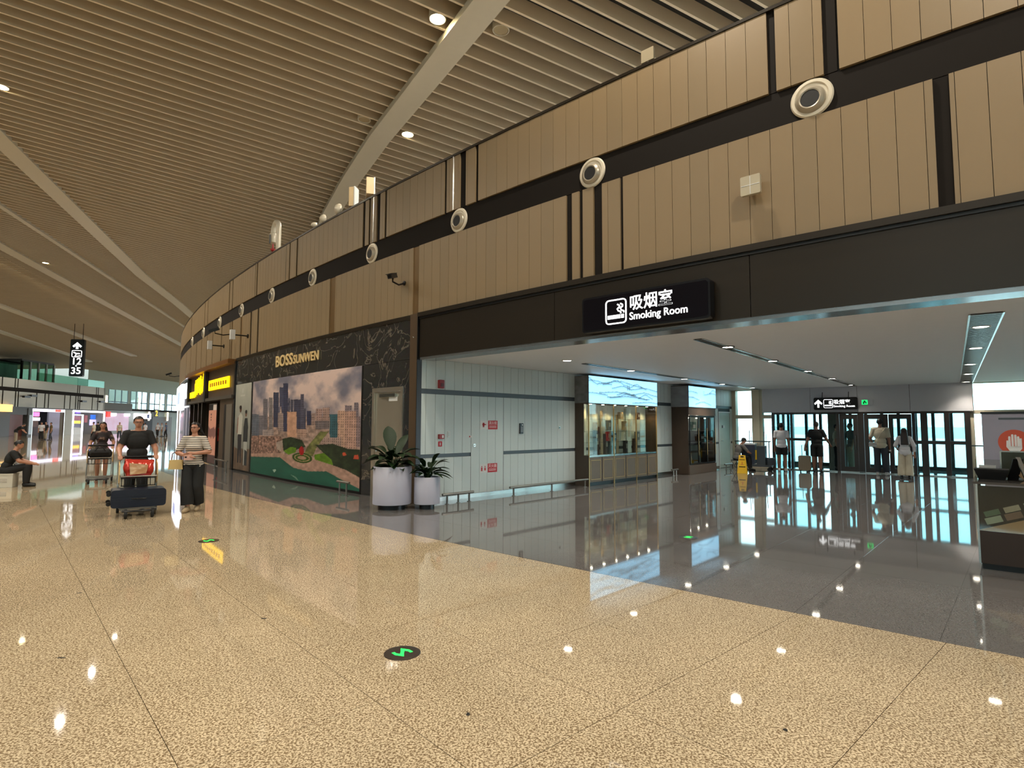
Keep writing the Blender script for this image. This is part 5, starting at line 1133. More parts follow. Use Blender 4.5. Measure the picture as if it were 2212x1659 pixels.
    if hair in ('long', 'bob'):
        L_ = .23 if hair == 'long' else .06; q = MB()
        for k in range(9):
            a = math.radians(-62 + 124 * k / 8); x, y = math.sin(a) * .042, -.012 - math.cos(a) * .038
            p0 = hd + H3 @ (Vector((x, y, .025)) * h); p1 = hd + H3 @ (Vector((x * 1.1, y * 1.15 - .018, -.035)) * h); p2 = p1 + (Vector((0, 0, -1)) * L_ + H3 @ Vector((x * .5, -.052, 0))) * h
            q.cap(p0, p1, .016 * h, .017 * h, 8); q.cap(p1, p2, .020 * h, .012 * h, 8)
        q.ell(hd - hf * .012 * h + hup * .02 * h, (.05 * h, .052 * h, .045 * h)); v_, f_ = remesh(q, .012, 3); mk('long_hair', v_, f_, hairm, t)
    if voxel < .0125:
        for s in (-1, 1):
            MB().ell(hd + H3 @ (Vector((s * .017, .0495, .0)) * h), (.0055 * h, .004 * h, .0035 * h), 8, 6).build('eye', M_black, t); 
        MB().box(-.012, .012, -.002, .002, -.0016, .0016).xf(Matrix.Translation(hd + H3 @ (Vector((0, .054, -.034)) * h)) @ H3.to_4x4()).build('mouth', mat('lips', (.50, .26, .24), .5), t)
    if extra: extra(t, P, h, H3)
    return t, P
def glasses(t, P, h, H3):
    hd = P['head']; q = MB()
    for s in (-1, 1):
        pts = [hd + H3 @ (Vector((s * .018 + .013 * math.cos(a), .058, .0 + .010 * math.sin(a))) * h) for a in [2 * math.pi * k / 10 for k in range(10)]]; q.tube(pts, .0016 * h, 5, closed=True); q.tube([hd + H3 @ (Vector((s * .031, .056, .002)) * h), hd + H3 @ (Vector((s * .046, .0, .004)) * h)], .0016 * h, 5)
    q.tube([hd + H3 @ (Vector((-.005, .059, .002)) * h), hd + H3 @ (Vector((.005, .059, .002)) * h)], .0016 * h, 5); q.build('glasses', M_black, t)
C_black = mat('cloth_black', (.085, .085, .085), .8, var=.15, scale=30); C_dark = mat('cloth_charcoal', (.13, .125, .13), .8, var=.15, scale=30); C_white = mat('cloth_white', (.83, .82, .83), .8, var=.04, scale=20); C_cream = mat('cloth_cream', (.76, .72, .63), .8, var=.05, scale=20)
C_jean = mat('cloth_denim', (.20, .215, .245), .8, var=.15, scale=25); C_grey = mat('cloth_grey', (.42, .40, .38), .8, var=.1, scale=20); C_tan = mat('cloth_tan', (.60, .55, .47), .8, var=.08, scale=20); C_red = mat('cloth_red', (.70, .14, .10), .7, var=.3, scale=14)
S_white = mat('shoe_white', (.78, .76, .74), .5); S_black = mat('shoe_black', (.07, .07, .07), .5); S_tan = mat('shoe_tan', (.66, .58, .46), .5)
def stripes():
    m = mat('cloth_striped', (.8, .77, .7), .8, var=0); nt = m.node_tree; b = nt.nodes['Principled BSDF']; tc = nt.nodes.new('ShaderNodeTexCoord'); sp = nt.nodes.new('ShaderNodeSeparateXYZ'); nt.links.new(tc.outputs['Object'], sp.inputs[0])
    mu = nt.nodes.new('ShaderNodeMath'); mu.operation = 'MULTIPLY'; mu.inputs[1].default_value = 26.0; nt.links.new(sp.outputs['Z'], mu.inputs[0]); fr = nt.nodes.new('ShaderNodeMath'); fr.operation = 'FRACT'; nt.links.new(mu.outputs[0], fr.inputs[0])
    r = nt.nodes.new('ShaderNodeValToRGB'); r.color_ramp.interpolation = 'CONSTANT'; r.color_ramp.elements[0].color = lin((.80, .76, .70)) + (1,); r.color_ramp.elements[1].position = .68; r.color_ramp.elements[1].color = lin((.20, .19, .20)) + (1,); nt.links.new(fr.outputs[0], r.inputs[0]); nt.links.new(r.outputs[0], b.inputs['Base Color']); return m
C_stripe = stripes()
def print_tee():
    m = mat('cloth_print_tee', (.17, .14, .145), .8, var=0); nt = m.node_tree; b = nt.nodes['Principled BSDF']; tc = nt.nodes.new('ShaderNodeTexCoord'); no = nt.nodes.new('ShaderNodeTexNoise'); no.inputs['Scale'].default_value = 8; nt.links.new(tc.outputs['Object'], no.inputs['Vector'])
    r = nt.nodes.new('ShaderNodeValToRGB'); e = r.color_ramp.elements; e[0].position = .52; e[0].color = lin((.17, .14, .145)) + (1,); e[1].position = .66; e[1].color = lin((.52, .47, .40)) + (1,); k = e.new(.58); k.color = lin((.36, .20, .19)) + (1,); nt.links.new(no.outputs['Fac'], r.inputs[0]); nt.links.new(r.outputs[0], b.inputs['Base Color']); return m
C_print = print_tee()

# ---- luggage carts
M_tube = mat('cart_steel', (.62, .60, .56), .3, .8); M_rub = mat('rubber', (.06, .06, .06), .7); M_cart = mat('cart_panel', (.80, .68, .48), .5)
def cart(loc, face, label):
    """push handle at local -Y, front wheels at +Y"""
    t = thing('luggage_cart', label, 'luggage cart', loc, -math.radians(face), group='airport luggage carts')
    for s in (-1, 1):
        MB().tube([(s * .30, -.42, .16), (s * .24, .48, .13)], .018).build('base_tube', M_tube, t, smooth=True)
        MB().tube([(s * .30, -.40, .14), (s * .29, -.44, .60), (s * .28, -.52, .98)], .017).build('upright', M_tube, t, smooth=True)
    MB().tube([(-.24, .48, .13), (-.12, .53, .13), (.12, .53, .13), (.24, .48, .13)], .02).build('front_bumper', M_black, t, smooth=True)
    for k in range(5): y = -.35 + k * .18; MB().box(-.28 + k * .008, .28 - k * .008, y, y + .05, .145, .16).build('deck_slat', M_tube, t)
    MB().tube([(-.30, -.52, .985), (.30, -.52, .985)], .026, 10).build('push_handle', M_black, t, smooth=True)
    MB().box(-.26, .26, -.40, -.12, .62, .635).build('basket_floor', M_black, t); MB().tube([(-.27, -.10, .66), (.27, -.10, .66)], .013).tube([(-.27, -.10, .66), (-.28, -.45, .66)], .013).tube([(.27, -.10, .66), (.28, -.45, .66)], .013).build('basket_rim', M_tube, t, smooth=True)
    for k in range(8): x = -.25 + k * .0715; MB().box(x - .006, x + .006, -.112, -.10, .50, .66).build('basket_bar', M_black, t)
    MB().box(-.26, .26, -.118, -.10, .49, .505).build('basket_floor', M_black, t)
    for s in (-1, 1): MB().prism([(-.44, .50), (-.13, .56), (-.10, .70), (-.16, .86), (-.48, .92)], s * .285 - .008, s * .285 + .008, 'x').build('side_panel', M_cart, t)
    for x, y in ((-.28, -.40), (.28, -.40), (-.19, .46), (.19, .46)):
        MB().lathe([(.03, -.022), (.075, -.022), (.08, -.012), (.08, .012), (.075, .022), (.03, .022)], 18, c=(x, y, .08), axis='x').build('wheel', M_rub, t, smooth=True); MB().box(x - .03, x + .03, y - .02, y + .02, .08, .15).build('fork', M_tube, t)
    return t
def place(root, x, y, z): return root.matrix_world @ Vector((x, y, z)) if False else Matrix.Translation(root.location) @ Matrix.Rotation(root.rotation_euler.z, 4, 'Z') @ Vector((x, y, z))
def suitcase(loc, rotz, label, dims, col, lying=True, handle=False, name='suitcase'):
    w, d, hh = dims; t = thing(name, label, 'suitcase', loc, rotz); m = mat('case_' + name + str(int(col[0] * 100)), col, .35, var=.06); r = .05
    if lying:
        pts = rrect(w, hh, r, -w / 2, 0); MB().prism(pts, -d / 2, d / 2, 'y').build('shell', m, t)
        for z in (hh * .35, hh * .5, hh * .65): MB().box(-w / 2 - .004, w / 2 + .004, -d / 2 - .004, -d / 2, z - .008, z + .008).build('rib', m, t)
        for s in (-1, 1):
            for q in (.07, hh - .07): MB().lathe([(.035, -.015), (.035, .015)], 12, c=(-w / 2 - .03, s * (d / 2 - .06), q), axis='y').build('wheel', M_rub, t)
        MB().tube([(-.1, -d / 2 - .002, hh * .5), (-.1, -d / 2 - .03, hh * .5), (.1, -d / 2 - .03, hh * .5), (.1, -d / 2 - .002, hh * .5)], .01).build('carry_handle', M_black, t)
    else:
        MB().prism(rrect(w, hh - .06, .05, -w / 2, .06), -d / 2, d / 2, 'y').build('shell', m, t)
        for x in (-w * .3, -w * .1, w * .1, w * .3): MB().box(x - .008, x + .008, -d / 2 - .005, -d / 2, .1, hh - .05).build('rib', m, t)
        for s in (-1, 1):
            for q in (-1, 1): MB().lathe([(.03, -.012), (.03, .012)], 12, c=(s * (w / 2 - .05), q * (d / 2 - .05), .03), axis='x').build('wheel', M_rub, t)
        MB().tube([(-.08, 0, hh), (-.08, 0, hh + .36), (.08, 0, hh + .36), (.08, 0, hh)], .012).build('trolley_handle', M_black, t)
    return t
# pushing man
pf = atz(296, 1120, 0); c_face = 144
ctroot = cart(pf * (1 + .5 / pf.length), c_face, 'steel luggage cart with tan side panels pushed by the man in black')
m = Matrix.Translation(ctroot.location) @ Matrix.Rotation(ctroot.rotation_euler.z, 4, 'Z')
suitcase(m @ Vector((.0, .02, .165)), ctroot.rotation_euler.z + math.pi, 'large navy hardshell suitcase lying on the cart deck', (.80, .52, .30), (.085, .105, .165))
bgm = mat('shiny_red_bag', (.80, .25, .20), .18, .25, var=.35, scale=7, bump=.5)
t = thing('red_gift_bag', 'shiny red and gold gift bag lying in the cart basket', 'bag', m @ Vector((0, -.26, .64)), ctroot.rotation_euler.z)
q = MB()
q.hexa([(-.20, -.10, 0), (.20, -.10, 0), (.18, .12, 0), (-.18, .12, 0), (-.25, -.06, .30), (.22, -.08, .33), (.20, .06, .30), (-.22, .08, .26)])
for k in range(4): q.ell((-.15 + .1 * k, .03, .14 + .03 * (k % 2)), (.09, .12, .12), 14, 10)
v_, f_ = remesh(q, .02, 4); mk('bag_body', v_, f_, bgm, t); MB().hexa([(-.11, .158, .07), (.13, .158, .05), (.13, .166, .05), (-.11, .166, .07), (-.14, .135, .22), (.15, .135, .26), (.15, .143, .26), (-.14, .143, .22)]).build('gold_print', mat('bag_gold', (.90, .62, .45), .15, .4, var=.6, scale=9, bump=.6), t); MB().tube([(-.15, -.05, .22), (-.06, -.08, .30), (.06, -.08, .30), (.15, -.05, .22)], .008).build('bag_handle', M_black, t)
t = thing('black_backpack', 'black backpack in the lower basket of the front cart', 'bag', m @ Vector((0, .10, .475)), ctroot.rotation_euler.z)
mp = m @ Vector((0, -.92, 0))
AR = dict(elL=(-.165, .03, .645), wrL=(-.16, .20, .575), elR=(.165, .03, .645), wrR=(.16, .20, .575), hdL=(0, 1, -.1), hdR=(0, 1, -.1))
bpy.data.objects.remove(t)
person('man in a black polo shirt and glasses pushing the front luggage cart', (mp.x, mp.y, 0), c_face, 1.74, True, dict(AR, knL=(-.056, .06, .28), anL=(-.058, .07, .05), toeL=(-.065, .17, .018), knR=(.056, -.01, .275), anR=(.058, -.10, .06), toeR=(.068, -.01, .015)),
       (('shirt', C_black, dict(sleeve=.72)), ('pants', C_black, dict(shin=.95)), ('shoes', S_black)), 'short', extra=glasses, fat=1.08, hands='grip', voxel=.010)
# striped woman
wf = atz(414, 1104, 0)
def _unused_bag(t, P, h, H3):
    w = P['wrL']; q = MB()
    mk('_x', [(0, 0, 0)], [], M_white, t); bpy.data.objects.remove(bpy.data.objects[-1]) if False else None
wj = dict(elL=(-.160, .03, .665), wrL=(-.035, .125, .650), hdL=(1, .1, .1), elR=(.160, .03, .655), wrR=(.045, .14, .625), hdR=(-1, .15, -.15), headb=(0, .0, .872), head=(0, -.006, .932), look=(.25, 1, .35),
          knL=(-.05, .02, .275), anL=(-.045, -.06, .06), toeL=(-.05, .035, .018), knR=(.045, .055, .28), anR=(.03, .06, .05), toeR=(.04, .16, .02))
person('woman in a striped top and long black trousers walking with folded arms', (wf.x, wf.y, 0), 165, 1.63, False, wj, (('shirt', C_stripe, dict(sleeve=.95, hem=-.02)), ('pants', C_black, dict(shin=.86, flare=.030, waist=.24)), ('shoes', S_tan)), 'bob', extra=glasses, fat=1.05, voxel=.010)
wm = Matrix.Translation(wf) @ Matrix.Rotation(-math.radians(165), 4, 'Z')
t = thing('cream_handbag', 'small cream handbag hanging from the striped woman\'s arm', 'handbag', wm @ Vector((.27, .06, .77)), -math.radians(165)); MB().prism([(-.12, 0), (.12, 0), (.10, .17), (-.10, .17)], -.05, .05, 'y').build('bag_body', mat('bag_cream', (.80, .69, .46), .5, var=.1), t); MB().tube([(-.08, 0, .17), (-.07, 0, .28), (.0, 0, .33), (.07, 0, .28), (.08, 0, .17)], .01).build('bag_strap', mat('strap_brown', (.33, .16, .12), .5), t)
t = thing('phone_case', 'pale pink phone held by the striped woman', 'phone', wm @ Vector((.02, .27, .985)), -math.radians(165) + .4); MB().box(-.075, .075, -.006, .006, -.04, .04).build('case', mat('phone_pink', (.82, .66, .62), .4), t); MB().box(.03, .06, .006, .009, .0, .025).build('lens_block', M_black, t)
# second cart and woman behind
pf = atz(212, 1046, 0); c2f = 147
ct2 = cart(pf * (1 + .5 / pf.length), c2f, 'steel luggage cart with tan panel pushed by the woman in the print tee'); m = Matrix.Translation(ct2.location) @ Matrix.Rotation(ct2.rotation_euler.z, 4, 'Z')
t = thing('black_duffel', 'black duffel bag in the basket of the rear cart', 'bag', m @ Vector((0, -.26, .64)), ct2.rotation_euler.z); q = MB()
for k in range(4): q.ell((-.15 + .1 * k, 0, .13), (.13, .13, .14), 12, 8)
v_, f_ = remesh(q, .025, 3); mk('bag_body', v_, f_, C_dark, t); MB().tube([(-.12, .10, .2), (-.05, .13, .31), (.05, .13, .31), (.12, .10, .2)], .012).build('bag_handle', M_black, t); MB().box(-.2, .2, .128, .135, .08, .16).build('pocket', M_band, t)
mp = m @ Vector((0, -.90, 0))
person('woman in a dark print tee and shorts pushing the rear luggage cart', (mp.x, mp.y, 0), c2f, 1.64, False, dict(AR, knR=(.05, .05, .28), anR=(.05, .02, .05), toeR=(.06, .12, .018)), (('shirt', C_print, dict(sleeve=.8)), ('pants', C_dark, dict(leg=.62, name='shorts')), ('shoes', mat('shoe_red', (.45, .12, .12), .5))), 'bob', hands='grip', voxel=.012)
# seated man on a step stool, back turned
p = atz(8, 1052, 0); st = thing('step_stool', 'white plastic step stool under the seated man at the left edge', 'stool', p + Vector((0, 0, 0)), math.radians(20))
MB().box(-.24, .24, -.17, .17, .30, .34).build('seat', M_cart if False else mat('stool_white', (.80, .78, .72), .5), st)
for s in (-1, 1): MB().box(s * .215 - .015, s * .215 + .015, -.16, .16, 0, .30).build('side_panel', mat('stool_white', (0, 0, 0)), st)
MB().box(-.2, .2, -.16, -.14, .0, .11).box(-.2, .2, -.16, -.14, .22, .30).box(-.2, -.12, -.16, -.14, .11, .22).box(.12, .2, -.16, -.14, .11, .22).build('front_panel', mat('stool_white', (0, 0, 0)), st)
sj = dict(pelvis=(0, 0, .245), waist=(0, .02, .31), chest=(0, .06, .42), neck=(0, .10, .53), headb=(0, .12, .565), head=(0, .145, .62), shL=(-.11, .09, .50), shR=(.11, .09, .50), elL=(-.16, .17, .38), elR=(.16, .17, .38), wrL=(-.10, .30, .34), wrR=(.10, .30, .34), hipL=(-.06, .03, .235), hipR=(.06, .03, .235), knL=(-.09, .26, .30), knR=(.10, .26, .30), anL=(-.08, .24, .048), anR=(.11, .26, .048), toeL=(-.09, .34, .018), toeR=(.13, .36, .018), seated=(1, 0, 0))
person('man in black sitting on the white step stool with his back turned', (p.x, p.y, 0), 55, 1.70, True, sj, (('shirt', C_black, dict(sleeve=.8, hem=-.15)), ('pants', C_black, dict(shin=.95)), ('shoes', S_black)), 'short', voxel=.012)
# shop assistant
p = W(27.5, 0, -.9); person('shop assistant in a red and yellow top inside the yellow sign shop', (p.x, p.y, 0), 150, 1.66, False, None, (('shirt', C_red, dict(sleeve=.9)), ('pants', C_black, dict(shin=.95)), ('shoes', S_black)), 'short', voxel=.016)
# ---- people in the passage
def at_floor(px, py): return atz(px, py, 0)
p = at_floor(1690, 1018); person('man in white tee and black patterned shorts walking towards the booth', (p.x, p.y, 0), 30, 1.70, True, dict(knR=(.056, .04, .28), anR=(.065, .02, .05), toeR=(.08, .12, .018), anL=(-.058, -.04, .05), toeL=(-.066, .06, .018)), (('shirt', C_white, dict(sleeve=.7)), ('pants', mat('cloth_patch_shorts', (.12, .115, .115), .8, var=.5, scale=5), dict(leg=.72, name='shorts', flare=.03)), ('shoes', S_white)), 'short', skin=M_skin2, voxel=.0118)
p = at_floor(1766, 1020); p9 = p; person('man in black shirt and shorts pulling a tan suitcase', (p.x, p.y, 0), 35, 1.74, True, dict(elR=(.17, .02, .66), wrR=(.21, .14, .56), elL=(-.15, -.03, .64), wrL=(-.20, -.06, .51), hdL=(0, -.2, -1)), (('shirt', C_black, dict(sleeve=.75)), ('pants', C_black, dict(leg=.85, name='shorts', flare=.025)), ('shoes', S_black)), 'buzz', skin=M_skin2, fat=1.08, voxel=.0118, hairm=mat('hair_shaved', (.30, .26, .23), .7))
q_ = at_floor(1739, 1019); suitcase((q_.x, q_.y, 0), math.radians(-35), 'upright tan cabin suitcase pulled by the man in black', (.37, .25, .56), (.56, .48, .38), False, True, 'cabin_suitcase')
def sling(t, P, h, H3):
    MB().tube([P['shR'] + Vector((-.02, -.06 * h / 1.7, .06)), P['chest'] + Vector((.02, -.145, .02)), P['waist'] + Vector((-.10, -.135, -.02)), P['pelvis'] + Vector((-.15, -.10, .02))], .012, 6).build('bag_strap', C_cream, t)
p = at_floor(1905, 1027); person('tall man in cream short sleeve shirt and dark trousers facing the booth', (p.x, p.y, 0), 38, 1.84, True, dict(anR=(.075, .02, .05), toeR=(.10, .11, .018), wrL=(-.13, .10, .54), elL=(-.15, -.02, .645)), (('shirt', C_cream, dict(sleeve=.85, hem=-.14, tail=.1)), ('pants', C_jean, dict(shin=.97, flare=.018)), ('shoes', S_white)), 'short', skin=M_skin2, extra=sling, voxel=.0118)
m = Matrix.Translation((p.x, p.y, 0)) @ Matrix.Rotation(-math.radians(38), 4, 'Z'); t = thing('white_sling_bag', 'small white sling bag on the tall man\'s left hip', 'bag', m @ Vector((-.20, -.12, .92)), -math.radians(38)); MB().prism(rrect(.22, .15, .03, -.11, 0), -.04, .04, 'y').build('bag_body', S_white, t); MB().box(-.11, .11, -.046, -.04, .08, .09).build('flap_edge', C_grey, t)
t = thing('drink_bottle', 'small white and dark bottle in the tall man\'s right hand', 'bottle', m @ Vector((.24, .06, .72)), 0); MB().lathe([(.028, 0), (.03, .02), (.03, .11), (.012, .15), (.012, .17)], 14).build('bottle_body', S_black, t, smooth=True); MB().lathe([(.031, .06), (.031, .11)], 14).build('bottle_label', S_white, t)
p = at_floor(1957, 1034); person('woman with long dark hair in a loose white outfit facing the booth', (p.x, p.y, 0), 30, 1.53, False, dict(elR=(.155, -.01, .645), wrR=(.16, .04, .50), elL=(-.15, .0, .65), wrL=(-.12, .11, .60)), (('shirt', C_white, dict(sleeve=1.2, cuff=.75, hem=-.2, tail=.12, loose=2.2)), ('pants', C_cream, dict(shin=1.03, flare=.035)), ('shoes', S_black)), 'long', hairm=M_hairb, voxel=.0118)
# cleaner on a stool, trolley, wet floor sign
p = at_floor(1592, 1017); cz = {k: v for k, v in sj.items()}
def seat_pose(hz):
    d = hz - .245; J_ = {}
    for k, v in sj.items():
        if k in ('seated', 'hdL', 'hdR'): J_[k] = v; continue
        J_[k] = (v[0], v[1], v[2] + (d if k[:2] not in ('an', 'to') else 0))
    J_['knL'] = (-.07, .25, .30); J_['knR'] = (.08, .25, .30); return J_
person('cleaner in beige shirt and dark cap sitting bent forward beside the trolley', (p.x, p.y, 0), 75, 1.60, False, dict(seat_pose(.285), head=(0, .19, .66), headb=(0, .15, .605), neck=(0, .11, .565)), (('shirt', C_grey, dict(sleeve=.9)), ('pants', C_black, dict(shin=.95)), ('shoes', S_black), ('cap', C_dark)), 'short', voxel=.0118)
st = thing('folding_stool', 'small grey folding stool under the seated cleaner', 'stool', (p.x, p.y, 0), math.radians(-75)); MB().box(-.15, .15, -.12, .15, .36, .385).build('seat', C_dark, st)
for s in (-1, 1): MB().tube([(s * .14, -.13, 0), (s * .14, .13, .37)], .012).tube([(s * .14, .13, 0), (s * .14, -.13, .37)], .012).build('leg', M_rail, st)
p = at_floor(1604, 1022); fs = thing('wet_floor_sign', 'yellow folding wet floor caution sign beside the cleaning trolley', 'caution sign', (p.x, p.y, 0), math.radians(-25)); M_y = mat('caution_yellow', (.86, .68, .06), .45)
def aboard(y0, y1, yt): return MB().hexa([(-.16, y0, 0), (.16, y0, 0), (.16, y0 + .02, 0), (-.16, y0 + .02, 0), (-.10, yt, .60), (.10, yt, .60), (.10, yt + .02, .60), (-.10, yt + .02, .60)])
aboard(-.16, 0, -.02).build('front_board', M_y, fs); aboard(.14, 0, .0).build('rear_board', M_y, fs)
def onboard(x0, x1, z0, z1, m, nm): y = lambda z: -.163 + z * .2333; MB().hexa([(x0, y(z0), z0), (x1, y(z0), z0), (x1, y(z0) + .004, z0), (x0, y(z0) + .004, z0), (x0, y(z1), z1), (x1, y(z1), z1), (x1, y(z1) + .004, z1), (x0, y(z1) + .004, z1)]).build(nm, m, fs)
onboard(-.05, .05, .53, .57, M_black, 'grip_slot'); onboard(-.09, .09, .44, .46, M_band, 'text_line'); onboard(-.10, .10, .20, .23, M_band, 'text_line'); onboard(-.055, .055, .29, .30, M_redl, 'pictogram'); onboard(-.008, .008, .30, .38, M_redl, 'pictogram')
p = at_floor(1636, 1017); tr = thing('cleaning_trolley', 'grey cleaning trolley with navy bag and mop handles by the window', 'cleaning trolley', (p.x, p.y, 0), math.radians(-32)); M_ct = mat('trolley_grey', (.26, .28, .30), .5)
MB().box(-.52, .50, -.24, .24, .16, .22).build('base', M_ct, tr); MB().prism(rrect(.44, .70, .05, -.48, .24), -.20, .20, 'y').build('waste_bag', mat('bag_navy', (.16, .19, .26), .6, var=.2, bump=.4, scale=12), tr); MB().box(-.50, -.02, -.22, .22, .92, .97).build('bag_rim', M_white, tr)
MB().box(.02, .30, -.20, .20, .22, .88).build('tool_box', M_ct, tr); MB().box(-.02, .03, -.23, -.20, .40, .74).build('yellow_strap', M_y, tr); MB().lathe([(.13, .22), (.16, .46), (.165, .47)], 16, c=(.42, 0, 0)).build('bucket', M_ct, tr)
for x, y, z in ((.22, .1, 1.38), (.30, .0, 1.30), (-.28, .15, 1.42), (-.22, .18, 1.2)): MB().tube([(x, y, .6), (x + .02, y, z)], .011).build('mop_handle', M_ct, tr)
for x in (-.44, .42):
    for y in (-.18, .18): MB().lathe([(.07, -.02), (.07, .02)], 16, c=(x, y, .07), axis='y').build('wheel', M_rub, tr); MB().box(x - .02, x + .02, y - .015, y + .015, .07, .17).build('fork', M_ct, tr)
# people inside the booth
bpnt = lambda px, dep: F0 + FD * fpix(px, 950, dep)[0] + FN * dep
p = bpnt(1806, 1.2); person('person in grey shirt standing inside the booth left of the first door', (p.x, p.y, 0), 120, 1.66, True, None, (('shirt', C_tan, dict(sleeve=.8)), ('pants', C_black, dict(shin=.96)), ('shoes', S_black)), 'short', voxel=.016)
p = bpnt(1838, 1.0); person('person in pale grey clothes seen through the first booth door', (p.x, p.y, 0), -80, 1.70, True, dict(elR=(.16, .10, .66), wrR=(.09, .2, .68)), (('shirt', C_grey, dict(sleeve=.9)), ('pants', C_tan, dict(shin=.96)), ('shoes', S_white)), 'short', voxel=.016)
# ================================================================== FLOOR MARKERS, LITTER
M_green = mat('marker_green', (.12, .95, .35), .4, emit=1.3, var=0); M_mring = mat('marker_ring', (.34, .30, .27), .3, .7)
for px, rot, lb in (((869, 1411), 20, 'round green double arrow marker in the floor nearest the camera'), ((451, 1168.5), 25, 'round green double arrow marker in the beige floor near the walking woman'), ((1487, 1161), 20, 'round green double arrow marker in the grey passage floor')):
    p = atz(*px, 0); t = thing('floor_marker', lb, 'floor marker', p, math.radians(11), group='lit floor direction markers')
    MB().lathe([(.098, 0), (.128, 0), (.126, .004), (.10, .006), (.098, .006)], 40).build('ring', M_mring, t, smooth=True); MB().lathe([(.099, 0), (.099, .005)], 40).build('glass_disc', mat('marker_black', (.02, .02, .02), .15), t)
    # two half arrows joined in a Z
    Z = [(-.012, -.058), (.012, -.058), (.012, .0), (-.012, .0)]
    for s in (1, -1):
        MB().prism([(s * x, s * y) for x, y in ((-.011, .0), (-.011, .074), (.050, .040), (.074, -.002), (.054, -.014), (.040, .012), (.014, .026), (.014, .0))], .005, .0065).build('arrow', M_green, t)
for k, (px, a, b_, lb) in enumerate((((570, 1336), .03, .012, 'small dark scuff chip on a beige tile joint at the left centre'), ((132, 1421), .035, .010, 'small dark scuff chip on the beige floor at the lower left'), ((1011, 1543), .012, .022, 'small dark chip on the beige floor at the bottom centre'), ((172, 1281), .03, .010, 'small dark chip beside the left tile joint'), ((1696, 1577), .014, .016, 'small dark chip on the beige floor at the lower right'))):
    p = atz(*px, .0); t = MB().prism([(a * math.cos(2 * math.pi * i / 9) * (.7 + .4 * random.random()), b_ * math.sin(2 * math.pi * i / 9) * (.7 + .4 * random.random())) for i in range(9)], 0.0, .0015).build('floor_chip', mat('chip_dark', (.10, .085, .075), .8), loc=p); tag(t, lb, 'chip', 'dark chips on the beige floor')
# ================================================================== GATE SIGN
GY = 58.7
a = atY(150, 813, GY); b_ = atY(181, 733, GY); gw, gh = b_.x - a.x, b_.z - a.z
gs = thing('gate_sign', 'tall black hanging blade sign with arrow, aeroplane and gate numbers 12 to 35', 'sign', (a.x + gw / 2, GY, a.z), math.radians(12))
MB().prism(rrect(gw, gh, .12, -gw / 2, 0), 0, .35, 'y').build('sign_box', M_signblack, gs)
for s in (-1, 1): MB().tube([(s * gw * .32, .15, gh), (s * gw * .32, .15, gh + 3.2)], .025, 6).build('wire', M_band, gs)
u = gh / 3.8
MB().prism([(x * u, z * u) for x, z in ((-.11, 2.80), (.11, 2.80), (.11, 3.12), (.30, 2.96), (.42, 3.10), (0, 3.50), (-.42, 3.10), (-.30, 2.96), (-.11, 3.12))], -.03, 0, 'y').build('arrow', M_signw, gs)
q = MB(); q.tube([(x * u, -.01, z * u) for x, z in rrect(.86, .66, .1, -.43, 1.98)], .035 * u, 6, closed=True)
q.prism([(x * u, z * u) for x, z in ((-.34, 2.50), (-.22, 2.50), (-.05, 2.40), (.22, 2.40), (.32, 2.34), (.22, 2.28), (.02, 2.27), (-.12, 2.12), (-.02, 2.10), (.30, 2.18), (.36, 2.10), (-.2, 2.06), (-.08, 2.27), (-.3, 2.40))], -.03, 0, 'y'); q.build('pictogram', M_signw, gs)
for tx, z, sz in (('12', 1.22, .95), ('35', .26, .95)):
    t = text_mb(tx, sz * u, .03, 1.0, .012, 'CENTER'); t.v = [(x, y - .01, zz + z * u) for x, y, zz in t.v]; t.build('lettering', M_signw, gs)
MB().box(-.06 * u, .06 * u, -.03, 0, 1.02 * u, 1.14 * u).build('dot', M_signw, gs)
# ================================================================== SHOP ISLAND ON THE LEFT
LA = atz(0, 839, 5.56); LB = atz(225, 857.5, 5.56); LDv = Vector((LB.x - LA.x, LB.y - LA.y, 0)); LLen = LDv.length; LDv.normalize(); LNv = Vector((LDv.y, -LDv.x, 0)); LROT = math.atan2(LDv.y, LDv.x); L0 = Vector((LA.x, LA.y, 0))
def lpix(x, y, off=0): p = atplane(x, y, L0 + LNv * off, LNv); return (p - L0).dot(LDv), p.z
M_isl = mat('island_panel', (.66, .655, .61), .5, var=.02); M_islg = mat('island_grey', (.30, .30, .295), .5)
isl = thing('shop_island', 'pale panelled shop island with dark band across the hall at the left', 'building', L0, LROT)
LE = LLen + .2; LS = -14
for z0, z1, m, nm, y in ((5.82, 6.9, M_isl, 'upper_fascia', 0), (5.36, 5.82, M_band, 'dark_band', .04), (3.55, 5.36, M_isl, 'lower_fascia', 0)): MB().box(LS, LE, y, 1.0, z0, z1).build(nm, m, isl)
for x in (4, 32, 38, 78, 96, 104, 139, 151, 163, 199, 211, 168, 172): 
    l = lpix(x, 860)[0]; MB().box(l, l + .16, -.02, .02, 3.55, 5.36).build('joint_strip', M_band, isl)
for x in (4, 32, 38, 168, 172, 209, 213):
    l = lpix(x, 825)[0]; MB().box(l, l + .14, -.02, .02, 5.82, 6.9).build('joint_strip', M_band, isl)
MB().box(LS, LE, 5.5, 6.0, 0, 3.55).build('back_wall', M_islg, isl); MB().box(LS, LE, 0, 6, 3.4, 3.55).build('shop_soffit', M_islg, isl); MB().box(LE - .3, LE, 0, 12, 0, 6.9).build('end_wall', M_isl, isl)
xs_ = {k: lpix(k, 915)[0] for k in (-40, 21, 37, 60, 64, 69, 139, 156, 225)}
for a, e, m in ((xs_[-40], xs_[21], M_islg), (xs_[60], xs_[69], M_islg), (xs_[139], xs_[156], M_isl)): MB().box(a, e, .02, .6, 0, 3.55).build('pier', m, isl)
